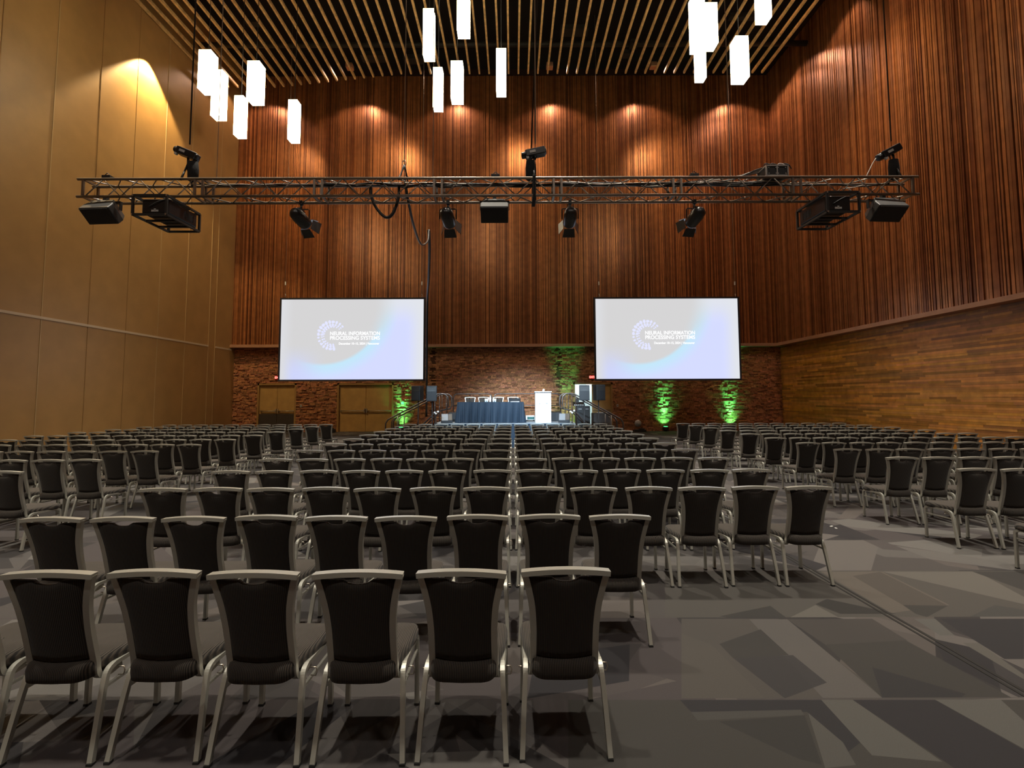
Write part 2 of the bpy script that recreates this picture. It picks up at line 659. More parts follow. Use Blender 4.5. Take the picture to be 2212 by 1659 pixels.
for k, (px, py, lab) in enumerate(((1796, 1137, 'scrap of white tape on the carpet right of the aisle, larger one'), (1806, 1141, 'small white tape scrap beside the larger one on carpet'))):
    p = atz(px, py)
    o = MB().box((0, 0, 0.002), (0.05 - 0.015 * k, 0.02, 0.003), rot=(0, 0, 0.5 + k)).build('tape_scrap', M['paper'], None, loc=(p.x, p.y, 0))
    tag(o, lab, 'tape')

# ------------------------------------------------------------------ walls
wl = MB()
wl.b2((XL - 0.3, YF, 0), (XL, YB + 0.3, ZTOP))
wall_left = tag(wl.build('wall_left', M['tan']), 'tall golden tan wall of partition panels', kind='structure')
sm = MB()
sd = MB()
for i, yy in enumerate([3.25, 4.9, 6.5, 8.15, 9.8, 11.4, 13.05, 14.67, 16.3, 17.9, 19.5, 21.15, 22.8, 23.3]):
    strong = i in (7, 10, 11, 12, 13)
    (sm if strong else sd).b2((XL - 0.01, yy - 0.012, 0), (XL + 0.012, yy + 0.012, ZSLAT))
sm.build('panel_seams', M['seam'], wall_left)
sd.build('panel_seams', M['seam_dark'], wall_left)
t = MB()
t.b2((XL, YF, 4.20), (XL + 0.02, 22.8, 4.28))
t.b2((XL, 23.35, 4.20), (XL + 0.02, YB - 0.3, 4.28))
tag(t.build('trim_2', M['white_trim']), 'pale horizontal strip along the tan wall', kind='structure')

COPPER = [(1.0, 1.0, 1.0), (0.9, 0.86, 0.85), (0.7, 0.62, 0.6), (1.1, 1.05, 0.95), (0.55, 0.45, 0.42), (1.2, 1.15, 1.1), (0.8, 0.74, 0.7)]
# upper back wall: copper battens
wb = MB()
wb.b2((XL, YBU + 0.02, ZLEDGE), (XR, YBU + 0.3, ZTOP))
wall_back = tag(wb.build('wall_back', M['batten_back']), 'copper coloured wall of vertical battens above brick', kind='structure')
bt = MB()
x = XL + 0.01
r3 = random.Random(3)
while x < XRU - 0.02:
    w = r3.choice([0.025, 0.035, 0.045, 0.05, 0.06, 0.075])
    d = r3.uniform(0.03, 0.07)
    c = r3.choice(COPPER)
    g = r3.uniform(0.85, 1.15)
    bt.b2((x, YBU + 0.03 - d, ZLEDGE + 0.05), (x + w, YBU + 0.03, 18.9), (c[0] * g, c[1] * g, c[2] * g))
    x += w + r3.choice([0.006, 0.012, 0.025])
bt.build('battens', M['batten'], wall_back)
# right wall, upper part
wr = MB()
wr.b2((XRU, YF, ZLEDGE), (XRU + 0.6, YBU, ZTOP))
wall_right = tag(wr.build('wall_right', M['batten_back']), 'right wall of copper battens above wooden planks', kind='structure')
bt = MB()
yy = YF
while yy < YBU - 0.1:
    w = r3.choice([0.035, 0.045, 0.055, 0.06, 0.08, 0.09])
    d = r3.uniform(0.03, 0.07)
    c = r3.choice(COPPER)
    g = r3.uniform(0.85, 1.15)
    bt.b2((XRU + 0.01 - d, yy, ZLEDGE + 0.05), (XRU + 0.01, yy + w, 18.9), (c[0] * g, c[1] * g * 1.05, c[2] * g * 1.1))
    yy += w + r3.choice([0.01, 0.02, 0.035])
bt.build('battens', M['batten'], wall_right)
# right wall, lower part: long planks
pk = MB()
pk.b2((XR, YF, 0), (XR + 0.3, YB, ZLEDGE))
z = 0.0
while z < ZLEDGE - 0.01:
    h = 0.075
    yy = YF - r3.uniform(0, 1.5)
    while yy < YB:
        l = r3.uniform(0.5, 2.4)
        g = r3.choice([0.55, 0.65, 0.72, 0.8, 0.9, 1.0, 1.0, 1.1, 1.2])
        c = (g, g * r3.uniform(0.9, 1.05), g * r3.uniform(0.7, 1.6))
        pk.b2((XR - 0.012 - r3.uniform(0, 0.008), max(yy, YF), z), (XR + 0.01, min(yy + l, YB), min(z + h - 0.003, ZLEDGE)), c)
        yy += l
    z += h
pk.build('planks', M['planks'], wall_right)

# lower back wall: split face bricks, leaving the doorways free
D1 = (at(557, 828, YB).x, at(641, 828, YB).x)
D2 = (at(729, 828, YB).x, at(851, 828, YB).x)
D3 = (at(1238, 828, YB).x, at(1323, 828, YB).x)
ZD = at(1200, 826.5, YB).z
DOORS = [D1, D2, D3]
bk = MB()
segs = [(XL, D1[0]), (D1[1], D2[0]), (D2[1], D3[0]), (D3[1], XR + 0.3)]
for a, b in segs:
    bk.b2((a, YB, 0), (b, YB + 0.25, ZLEDGE), (0.2, 0.16, 0.15))
for a, b in DOORS:
    bk.b2((a, YB, ZD), (b, YB + 0.25, ZLEDGE), (0.2, 0.16, 0.15))
J1, J2 = at(936, 800, YB).x, at(1207, 800, YB).x
r4 = random.Random(11)
z = 0.0
row = 0
while z < ZLEDGE:
    h = 0.07
    zt = min(z + h - 0.008, ZLEDGE)
    soldier = row in (21, 22) and False
    x = XL - r4.uniform(0, 0.3)
    while x < XR:
        l = r4.choice([0.09, 0.14, 0.2, 0.24, 0.3])
        a, b = max(x, XL), min(x + l - 0.01, XR)
        x += l
        if b - a < 0.02:
            continue
        if abs((a + b) / 2 - J1) < 0.07 or abs((a + b) / 2 - J2) < 0.07:
            continue
        if z < ZD:
            bad = False
            for da, db in DOORS:
                if b > da and a < db:
                    if a < da - 0.02:
                        b = da
                    elif b > db + 0.02:
                        a = db
                    else:
                        bad = True
            if bad or b - a < 0.02:
                continue
        g = r4.choice([0.5, 0.65, 0.8, 0.9, 1.0, 1.0, 1.1, 1.3])
        d = r4.choice([0.005, 0.012, 0.02, 0.035, 0.05])
        bk.b2((a, YB - d, z), (b, YB + 0.01, zt), (g, g * r4.uniform(0.9, 1.1), g * r4.uniform(0.85, 1.1)))
    z += h
    row += 1
bk.build('bricks', M['brick'], wall_back)
# ledge between the two kinds of wall
lg = MB()
lg.b2((XL, YBU - 0.16, ZLEDGE - 0.10), (XRU + 0.3, YBU + 0.3, ZLEDGE + 0.05))
lg.b2((XRU - 0.14, YF, ZLEDGE - 0.10), (XR + 0.02, YBU - 0.16, ZLEDGE + 0.05))
tag(lg.build('trim_3', M['ledge']), 'brown ledge running under the copper battens', kind='structure')
# wall behind the camera
t = MB()
t.b2((XL, YF - 0.3, 0), (XR + 0.3, YF, ZTOP))
tag(t.build('wall_rear', M['tan']), 'tan wall behind the camera', kind='structure')

# ------------------------------------------------------------------ ceiling
t = MB()
t.b2((XL - 0.3, YF - 0.3, ZTOP), (XR + 0.6, YB + 0.3, ZTOP + 0.2))
ceil = tag(t.build('ceiling', M['ceil']), 'dark open ceiling with long wooden slats', kind='structure')
t = MB()
x0 = at(1119.8, 157, 21.7).x
i = -40
while True:
    x = x0 + i * 0.459
    i += 1
    if x < XL + 0.1:
        continue
    if x > 12.0:
        break
    ye = 21.75 + max(0.0, min(0.95, (-5.2 - x) * 0.15))
    t.b2((x - 0.038, YF, ZSLAT), (x + 0.038, ye, ZSLAT + 0.12))
t.build('slats', M['slat'], ceil)
# ducts and brackets in the dark above the slats
t = MB()
r5 = random.Random(5)
for k in range(16):
    x, y = r5.uniform(-11, 11), r5.uniform(14, 22)
    t.box((x, y, ZSLAT + 0.7), (r5.uniform(0.3, 1.4), r5.uniform(0.2, 0.5), 0.2))
for y in (15, 18, 21):
    t.tube([(XL + 0.2, y, ZSLAT + 0.9), (XR - 0.5, y, ZSLAT + 0.9)], 0.12, 8)
t.build('ducts', mat('duct_dark', (0.02, 0.02, 0.018), 0.7), ceil)
G = 'recessed fixtures at the far slat ends'
for k, px in enumerate((757, 1187, 1410)):
    p = at(px, 160, 21.5)
    f = MB()
    f.box((0, 0, 0), (0.3, 0.3, 0.22))
    o = f.build('ceiling_fixture', mat('fixture_copper', (0.7, 0.4, 0.25), 0.3, 0.6), None, 0.02, (p.x, 21.4, ZSLAT + 0.14))
    tag(o, ['small copper fixture at slat ends above the left screen', 'small copper fixture at slat ends above the centre hoist',
            'small copper fixture at slat ends left of right pendants'][k], 'ceiling light', G)

# ------------------------------------------------------------------ doors in the back wall


def bar_handle(mb, x0, x1, z, y):
    mb.tube([(x0, y, z), (x1, y, z)], 0.022, 8)
    mb.b2((x0, y, z - 0.03), (x0 + 0.05, y + 0.06, z + 0.03))
    mb.b2((x1 - 0.05, y, z - 0.03), (x1, y + 0.06, z + 0.03))


def frame_of(a, b, zt):
    f = MB()
    w = 0.09
    f.b2((a, YB - 0.03, 0), (a + w, YB + 0.2, zt))
    f.b2((b - w, YB - 0.03, 0), (b, YB + 0.2, zt))
    f.b2((a, YB - 0.03, zt - w), (b, YB + 0.2, zt))
    return f


def double_door(n, a, b, lab, dark=False):
    root = tag(empty('door_%d' % n, ((a + b) / 2, YB, 0)), lab, kind='structure')
    m = Matrix.Translation((-(a + b) / 2, -YB, 0))
    f = frame_of(a, b, ZD)
    f.v = [tuple(m @ Vector(p)) for p in f.v]
    f.build('door_frame', M['doorframe'], root)
    mid = (a + b) / 2
    for s, (p, q) in ((-1, (a + 0.09, mid - 0.008)), (1, (mid + 0.008, b - 0.09))):
        l = MB().set(m)
        l.b2((p, YB + 0.06, 0.01), (q, YB + 0.11, ZD - 0.1))
        lf = l.build('door_leaf', M['door'], root)
        h = MB().set(m)
        bar_handle(h, p + 0.08, q - 0.03, 1.08, YB + 0.0)
        h.b2(((q - 0.07) if s < 0 else p + 0.02, YB + 0.0, 0.98), ((q - 0.02) if s < 0 else p + 0.07, YB + 0.05, 1.2))
        h.build('push_bar', M['steel'], lf)
        if dark:
            d = MB().set(m)
            d.b2((p, YB + 0.045, 0.02), (q, YB + 0.06, 0.93))
            d.build('dark_panel', mat('door_dark_panel', (0.06, 0.045, 0.035), 0.6), lf)
    return root


double_door(1, D1[0], D1[1], 'brown double door nearest the tan wall, dark lower panels', True)
double_door(2, D2[0], D2[1], 'brown double door beside the stage stairs under left screen')
# right doorway: one leaf open onto a bright corridor
a, b = D3
root = tag(empty('door_3', ((a + b) / 2, YB, 0)), 'doorway right of the stage, one leaf open to lit corridor', kind='structure')
m = Matrix.Translation((-(a + b) / 2, -YB, 0))
f = frame_of(a, b, ZD)
f.v = [tuple(m @ Vector(p)) for p in f.v]
f.build('door_frame', M['doorframe'], root)
mid = at(1279, 850, YB).x
l = MB().set(m)
l.b2((mid, YB + 0.06, 0.01), (b - 0.09, YB + 0.11, ZD - 0.1))
lf = l.build('door_leaf', M['door'], root)
h = MB().set(m)
bar_handle(h, mid + 0.05, b - 0.15, 1.08, YB)
h.build('push_bar', M['steel'], lf)
c = MB().set(m)
c.b2((a - 0.4, YB + 0.25, -0.02), (a - 0.3, YB + 3.2, 3.0))
c.b2((mid + 0.1, YB + 0.25, -0.02), (mid + 0.2, YB + 3.2, 3.0))
c.b2((a - 0.4, YB + 3.1, -0.02), (mid + 0.2, YB + 3.2, 3.0))
c.b2((a - 0.4, YB + 0.25, 2.95), (mid + 0.2, YB + 3.2, 3.05))
c.b2((a - 0.4, YB + 0.25, -0.1), (mid + 0.2, YB + 3.2, 0.0))
c.build('corridor', M['corridor'], root)
c = MB().set(m)
c.b2((a + 0.1, YB + 1.0, 2.90), (mid - 0.1, YB + 2.4, 2.94))
c.build('corridor_light', M['corr_light'], root)

# exit signs


def letters(txt, size, material, parent, loc, name, bold=0.0, ex=0.004, align='CENTER', rot=(R(90), 0, 0), fit=None):
    cu = bpy.data.curves.new(name, 'FONT')
    cu.body = txt
    cu.size = size
    cu.extrude = ex
    cu.offset = bold
    cu.align_x = align
    tmp = bpy.data.objects.new(name, cu)
    COL.objects.link(tmp)
    dg = bpy.context.evaluated_depsgraph_get()
    me = bpy.data.meshes.new_from_object(tmp.evaluated_get(dg))
    bpy.data.objects.remove(tmp)
    me.materials.clear()
    me.materials.append(material)
    me.name = name
    if fit:
        xs = [v.co.x for v in me.vertices]
        k = fit / (max(xs) - min(xs))
        x0_ = min(xs)
        for v in me.vertices:
            v.co.x = (v.co.x - x0_) * k if align == 'LEFT' else v.co.x * k
    o = bpy.data.objects.new(name, me)
    o.location = loc
    o.rotation_euler = rot
    COL.objects.link(o)
    if parent is not None:
        o.parent = parent
        KIDS.setdefault(parent.name, []).append(o)
    return o


def exit_sign(px, py, label):
    p = at(px, py, YB - 0.07)
    r = thing('exit_sign', label, 'exit sign', (p.x, YB - 0.06, p.z))
    MB().box((0, 0, 0), (0.32, 0.06, 0.20)).build('housing', M['exitdark'], r, 0.008)
    MB().box((0, -0.032, 0), (0.29, 0.006, 0.17)).build('face', M['exit'], r)
    letters('EXIT', 0.15, M['exitlit'], r, (0, -0.037, -0.052), 'lettering', 0.004, 0.003)


exit_sign(600.5, 815.5, 'red lit EXIT sign half hidden by the left screen')
exit_sign(1279, 814.5, 'red lit EXIT sign above the open doorway by right screen')

# small things on the brick wall
p = at(1378, 914.5, YB - 0.08)
o = thing('wall_drum', 'round pale grey disc low on the brick wall', 'wall disc', (p.x, YB - 0.12, p.z))
MB().lathe([(0.16, -0.02), (0.175, 0.0), (0.175, 0.05)], 28, axis='Y').build('rim', M['alu'], o)
MB().lathe([(0.15, -0.03), (0.152, -0.02)], 28, axis='Y').build('face', mat('disc_grey', (0.45, 0.45, 0.43), 0.6), o)
for px, py, lab in ((1334, 876, 'small pale switch plate on brick beside the right doorway'),
                    (650, 877, 'small pale switch plate on brick between the brown doors')):
    p = at(px, py, YB - 0.06)
    o = thing('wall_switch', lab, 'switch', (p.x, YB - 0.06, p.z))
    MB().box((0, 0, 0), (0.09, 0.02, 0.13)).build('plate', M['plastic'], o)
    MB().box((0, -0.012, 0), (0.03, 0.01, 0.06)).build('toggle', M['black'], o)
p = at(870, 870, YB - 0.08)
o = MB().box((0, 0, 0), (0.14, 0.08, 0.14)).build('wall_box', M['plastic'], None, 0.01, (p.x, YB - 0.10, p.z))
tag(o, 'small white box on the green lit brick by the stairs', 'wall box')
p = at(1383, 928, 24.2)
o = MB().box((0, 0, 0.06), (0.6, 0.3, 0.12)).box((0.1, 0, 0.15), (0.25, 0.2, 0.06)).build('floor_box', M['black'], None, 0.01, (p.x, 24.3, 0))
tag(o, 'low black box on the floor under the round wall disc', 'floor box')
p = at(722, 931, 24.5)
o = MB().box((0, 0, 0.09), (0.25, 0.2, 0.18)).box((0, 0, 0.2), (0.12, 0.1, 0.05)).build('floor_box', M['black'], None, 0.01, (p.x - 0.1, 24.55, 0))
tag(o, 'little black box on the floor left of the stage side door', 'floor box')

# ------------------------------------------------------------------ green uplights at the foot of the brick wall


def uplight(px, label, power=260, yy=24.70, spread=34):
    p = at(px, 925, yy)
    r = thing('uplight', label, 'uplight', (p.x, yy, 0), group='green uplights along the brick wall')
    MB().lathe([(0.10, 0.02), (0.13, 0.06), (0.13, 0.22), (0.12, 0.24)], 20).build('can', M['black'], r)
    MB().lathe([(0.105, 0.235), (0.10, 0.25)], 20).build('lens', M['green_lens'], r)
    MB().box((-0.15, 0, 0.1), (0.02, 0.05, 0.2)).box((0.15, 0, 0.1), (0.02, 0.05, 0.2)).box((0, 0, 0.008), (0.32, 0.06, 0.016)).build('yoke', M['black'], r)
    spot('uplight_beam', (p.x, yy, 0.29), (p.x, 25.02, 1.9 if yy > 24.6 else 3.8), power * 3.8, (0.07, 1.0, 0.30), spread, 0.9, 0.05)
    spot('uplight_beam', (p.x, yy, 0.27), (p.x, 25.02, 0.9), power * 0.3, (0.10, 1.0, 0.28), 95, 0.8, 0.05)


uplight(866, 'green uplight at the left stage stairs', 300)
uplight(1226, 'green uplight behind the right stage stairs', 170, 24.1, 34)
uplight(1438, 'green uplight in open floor between the aisle and the brick', 330)
uplight(1583, 'green uplight partly hidden behind the right block of chairs', 330)

# ------------------------------------------------------------------ projection screens


def screen_material():
    m = bpy.data.materials.new('projected_picture')
    m.use_nodes = True
    nt = m.node_tree
    N, L = nt.nodes, nt.links
    for n in list(N):
        N.remove(n)
    out = N.new('ShaderNodeOutputMaterial')
    em = N.new('ShaderNodeEmission')
    L.new(em.outputs[0], out.inputs[0])
    tc = N.new('ShaderNodeTexCoord')
    sx = N.new('ShaderNodeSeparateXYZ')
    L.new(tc.outputs['Object'], sx.inputs[0])     # x in -W/2..W/2, z in -H/2..H/2 (metres)
    W = SW

    def math_(op, a, b=None):
        n = N.new('ShaderNodeMath')
        n.operation = op
        for i, v in enumerate((a, b)):
            if v is None:
                continue
            if isinstance(v, (int, float)):
                n.inputs[i].default_value = v
            else:
                L.new(v, n.inputs[i])
        return n.outputs[0]

    def rng(v, a, b, c=0.0, d=1.0):
        n = N.new('ShaderNodeMapRange')
        n.interpolation_type = 'SMOOTHSTEP'
        L.new(v, n.inputs[0])
        for i, q in enumerate((a, b, c, d)):
            n.inputs[i + 1].default_value = q
        return n.outputs[0]

    def mix(f, a, b):
        n = N.new('ShaderNodeMix')
        n.data_type = 'RGBA'
        L.new(f, n.inputs[0])
        for i, q in ((6, a), (7, b)):
            if isinstance(q, tuple):
                n.inputs[i].default_value = (*q, 1)
            else:
                L.new(q, n.inputs[i])
        return n.outputs[2]
    u = math_('ADD', math_('DIVIDE', sx.outputs['X'], W), 0.5)
    v = math_('ADD', math_('DIVIDE', sx.outputs['Z'], W), 0.282)
    dx = math_('SUBTRACT', u, 0.29)
    dy = math_('SUBTRACT', v, 0.54)
    r = math_('SQRT', math_('ADD', math_('MULTIPLY', dx, dx), math_('MULTIPLY', dy, dy)))
    grey = (0.60, 0.595, 0.60)
    cyan = (0.50, 0.72, 0.86)
    lav = (0.60, 0.64, 0.92)
    pale = (0.68, 0.70, 0.74)
    outside = mix(rng(r, 0.44, 0.56), cyan, lav)
    # paler towards the right edge and along the top
    outside = mix(rng(u, 0.86, 1.0), outside, pale)
    outside = mix(rng(v, 0.36, 0.56, 0.0, 0.9), outside, pale)
    sharp = mix(rng(r, 0.42, 0.45), grey, outside)
    low = mix(rng(v, 0.03, 0.26), (0.56, 0.60, 0.86), grey)
    sharp = mix(rng(u, 0.08, 0.34), low, sharp)
    soft = mix(rng(r, 0.36, 0.54), grey, outside)
    col = mix(rng(v, 0.24, 0.40), sharp, soft)
    col = mix(rng(u, 0.0, 0.10), (0.64, 0.645, 0.67), col)
    L.new(col, em.inputs[0])
    em.inputs[1].default_value = 1.12
    return m


YS = 21.0
_a, _b = at(609, 647, YS), at(914, 819, YS)
SW, SH = _b.x - _a.x, _a.z - _b.z
M['screen'] = screen_material()
M['logo'] = bpy.data.materials.new('logo_lilac')
M['text'] = bpy.data.materials.new('text_white')
for mm, c in ((M['logo'], (0.68, 0.70, 0.98)), (M['text'], (1.0, 1.0, 1.0))):
    mm.use_nodes = True
    nt = mm.node_tree
    for n in list(nt.nodes):
        nt.nodes.remove(n)
    o_ = nt.nodes.new('ShaderNodeOutputMaterial')
    e_ = nt.nodes.new('ShaderNodeEmission')
    e_.inputs[0].default_value = (*c, 1)
    e_.inputs[1].default_value = 1.15
    nt.links.new(e_.outputs[0], o_.inputs[0])
M['logo_halo'] = bpy.data.materials.new('logo_halo')
M['logo_halo'].use_nodes = True
_n = M['logo_halo'].node_tree.nodes
_n['Principled BSDF'].inputs['Base Color'].default_value = (0, 0, 0, 1)
_n['Principled BSDF'].inputs['Emission Color'].default_value = (0.45, 0.47, 0.82, 1)
_n['Principled BSDF'].inputs['Emission Strength'].default_value = 1.0


def proj_screen(x0, x1, y0, y1, label, key):
    A, B = at(x0, y0, YS), at(x1, y1, YS)
    c = Vector(((A.x + B.x) / 2, YS, (A.z + B.z) / 2))
    r = thing('projection_screen', label, 'projection screen', c, group='projection screens either side of the stage')
    MB().box((0, 0, 0), (SW, 0.02, SH)).build('picture', M['screen'], r)
    f = MB()
    w = 0.075
    f.b2((-SW / 2 - w, -0.03, SH / 2), (SW / 2 + w, 0.05, SH / 2 + w))
    f.b2((-SW / 2 - w, -0.03, -SH / 2 - w), (SW / 2 + w, 0.05, -SH / 2))
    f.b2((-SW / 2 - w, -0.03, -SH / 2), (-SW / 2, 0.05, SH / 2))
    f.b2((SW / 2, -0.03, -SH / 2), (SW / 2 + w, 0.05, SH / 2))
    f.b2((-SW / 2 - w, 0.012, -SH / 2 - w), (SW / 2 + w, 0.05, SH / 2 + w))
    f.build('frame', mat('screen_frame', (0.02, 0.02, 0.03), 0.6), r)
    s = SW / 305.0                                   # metres per photo pixel on the screen

    def S(px, py):                                   # pixel of the left screen to screen metres
        return ((px - 761.5) * s, (733 - py) * s)
    x_, z_ = S(714.5, 724.3)
    letters('NEURAL INFORMATION', 11 * s, M['text'], r, (x_, -0.016, z_), 'lettering', 0.004, 0.002, 'LEFT', fit=106.5 * s)
    x_, z_ = S(714.5, 734.0)
    letters('PROCESSING SYSTEMS', 11 * s, M['text'], r, (x_, -0.016, z_), 'lettering', 0.004, 0.002, 'LEFT', fit=106.5 * s)
    x_, z_ = S(733.5, 744.6)
    letters('December 10\u201315, 2024 | Vancouver', 6.6 * s, M['text'], r, (x_, -0.016, z_), 'lettering', 0.003, 0.002, 'LEFT', fit=86.5 * s)
    # the crescent of rounded cells
    lg_ = MB()
    hl = MB()
    rl = random.Random(4)

    def cell(px, py, a_, b_, ang, mb=lg_, y=-0.014):
        X, Z = S(px, py)
        pts = []
        for k in range(14):
            t_ = 2 * PI * k / 14
            u_, v_ = 1.3 * a_ * s * math.cos(t_), 1.3 * b_ * s * math.sin(t_)
            pts.append((X + u_ * math.cos(ang) - v_ * math.sin(ang), Z + u_ * math.sin(ang) + v_ * math.cos(ang)))
        mb.prism(pts, y, y + 0.002)
    rows_ = [(29.5, 2.3, 17), (24.5, 1.7, 17), (20.5, 1.35, 14)]
    for ri, (rad, sz, n) in enumerate(rows_):
        for k in range(n):
            t_ = k / (n - 1)
            th = R(40 + (t_ * 240))                    # from upper right round the left to the bottom
            grow = 0.45 + 0.65 * abs(math.sin(PI * (t_ * 0.98 + 0.14))) if t_ < 0.6 else 0.5 + 1.0 * (t_ - 0.4)
            rr = rad - 3.5 * math.sin(PI * t_) * (1 if ri else 0.2)
            px, py = 718 + rr * math.cos(th) * 1.0, 724.5 - rr * math.sin(th)
            if px > 712.5 and 714 < py < 736:
                continue
            cell(px, py, sz * grow * 1.25, sz * grow * 0.9, th + PI / 2 * (k % 3 == 0))
            if ri < 2 and k % 3 == 0 and 0.05 < t_ < 0.95:    # short links between cells
                q = (rad - 4.5)
                x1_, y1_ = 718 + q * math.cos(th + 0.1), 724.5 - q * math.sin(th + 0.1)
                cell((px + x1_) / 2, (py + y1_) / 2, 2.4, 0.8, th + 0.2)
    lg_.build('logo', M['logo'], r)
    return c


cL = proj_screen(609, 914, 647, 819.5, 'left projection screen, bright pale conference slide, over brown doors', 0)
cR = proj_screen(1288, 1596, 646, 817.5, 'right projection screen, bright pale conference slide, over brick wall', 1)
# hanging wires of the screens
for px, ptop, pb, y_, lab in ((616, 180, 642, YS + 0.02, 'thin wire holding left end of the left screen'),
                              (911, 616, 642, YS + 0.02, 'thin wire holding right end of the left screen'),
                              (1294, 160, 642, YS + 0.02, 'thin wire holding left end of the right screen'),
                              (1588, 616, 642, YS + 0.02, 'thin wire holding right end of the right screen')):
    a = at(px, 641, y_)
    o = thing('hanging_wire', lab, 'wire', (a.x, y_, a.z), group='wires holding the screens')
    MB().tube([(0, 0, 0.12), (0, 0, ZTOP - a.z - 0.05)], 0.007, 5).build('wire', M['wire'], o)
    MB().tube([(0, 0, -0.02), (0.02, 0, 0.05), (0, 0, 0.13)], 0.012, 5).box((0, 0, 0.6), (0.05, 0.03, 0.16)).build('clamp', M['paper'], o)

# ------------------------------------------------------------------ pendants


def pendant(px0, px1, ytop, ybot, wide, label, group, dist=None):
    """square glowing box; px0..px1 spans near face and visible side"""
    hpx = ybot - ytop
    H_ = 1.37
    den = F * H_ / hpx * 0.97 if dist is None else dist
    a_ = 0.42 if wide else 0.30
    cxp = (px0 + px1) / 2
    up = math.atan((CY - (ytop + ybot) / 2) / F)
    Y = den * math.cos(R(3.7)) - den * math.tan(up) * math.sin(R(3.7))
    p = at(cxp, ytop, Y)
    q = at(cxp, ybot, Y)
    h = p.z - q.z
    r = thing('pendant_lamp', label, 'pendant lamp', (p.x, Y + a_ / 2, q.z), group=group)
    s = a_ / 2
    b = MB()
    for sx_, sy_ in ((0, -1), (0, 1), (-1, 0), (1, 0)):
        b.box((sx_ * (s - 0.004), sy_ * (s - 0.004), h / 2), (a_ if sy_ else 0.008, a_ if sx_ else 0.008, h))
    b.build('shade', M['shade'], r)
    MB().box((0, 0, h - 0.005), (a_ - 0.02, a_ - 0.02, 0.01)).box((0, 0, h + 0.03), (0.1, 0.1, 0.06)).build('top_plate', M['black'], r)
    MB().box((0, 0, 0.02), (a_ - 0.03, a_ - 0.03, 0.012)).build('diffuser', M['shade_hot'] if wide else M['shade_bottom'], r)
    MB().tube([(0, 0, h), (0, 0, ZTOP - q.z)], 0.010, 5).build('cable', M['cable'], r)
    if wide:
        spot('pendant_beam', (p.x, Y + a_ / 2, q.z - 0.02), (p.x, Y + a_ / 2, 0), 700, WHITE, 70, 0.7, 0.15)
    return r


GL, GM, GR = 'pendants of the left cluster', 'pendants of the middle cluster', 'pendants of the right cluster'
pendant(422, 463, 107, 190, True, 'leftmost and highest pendant of the left cluster, glowing underneath', GL)
pendant(452, 486, 150, 249, False, 'slim pendant overlapping the leftmost pendant from below', GL)
pendant(528, 567, 131, 213, True, 'wide pendant, upper right of left cluster, glowing underneath', GL)
pendant(502, 530, 206, 290, False, 'slim pendant under the wide one of left cluster', GL)
pendant(620, 645, 215, 300, False, 'slim pendant standing apart at right of left cluster', GL)
pendant(914, 937, 18, 118, False, 'slim pendant at upper left of the middle cluster', GM)
pendant(985, 1016, -18, 65, True, 'wide pendant cut by top edge in the middle cluster', GM)
pendant(935, 956, 145, 231, False, 'lowest slim pendant of the middle cluster', GM)
pendant(973, 1000, 131, 211, True, 'wide pendant low in middle cluster, glowing underneath', GM)
pendant(1072, 1093, 104, 197, False, 'slim pendant apart at right of the middle cluster', GM)
pendant(1495, 1523, -14, 100, False, 'slim pendant cut by the top edge, left of right cluster', GR)
pendant(1520, 1551, 5, 92, True, 'wide pendant near top edge in right cluster', GR)
pendant(1502, 1527, 84, 167, False, 'lowest slim pendant at left of the right cluster', GR)
pendant(1582, 1623, 77, 165, True, 'wide pendant low in right cluster, strong glow underneath', GR)
pendant(1636, 1667, -70, 36, False, 'rightmost pendant, only its foot inside the picture', GR)

# ------------------------------------------------------------------ stage
YST = 17.0                                  # front edge
ZST = at(1108, 914, 17.15).z
xs0, xs1 = at(938, 912, YST).x, at(1243, 912, YST).x
YSB = 21.7
st = thing('stage', 'low stage with navy pleated skirt, white table and lectern on it', 'stage', ((xs0 + xs1) / 2, YST, 0))
ox = -(xs0 + xs1) / 2
mS = Matrix.Translation((ox, -YST, 0))
MB().set(mS).b2((xs0, YST, ZST - 0.08), (xs1, YSB, ZST)).build('deck', M['deck'], st)
sk = MB().set(mS)
n = 240
vs = []
for i in range(n + 1):
    x = xs0 + (xs1 - xs0) * i / n
    yy = YST - 0.03 + 0.022 * math.sin(i * 1.25) * (0.7 + 0.3 * math.sin(i * 0.37))
    vs += [(x, yy, 0.005), (x, yy, ZST - 0.01)]
sk.add(vs, [(2 * i, 2 * i + 2, 2 * i + 3, 2 * i + 1) for i in range(n)], True)
sk.b2((xs0, YST + 0.02, 0.0), (xs1, YST + 0.04, ZST - 0.08))
sk.b2((xs0 - 0.01, YST, 0.0), (xs0 + 0.02, YSB, ZST - 0.08))
sk.b2((xs1 - 0.02, YST, 0.0), (xs1 + 0.01, YSB, ZST - 0.08))
sk.build('skirt', M['navy'], st)
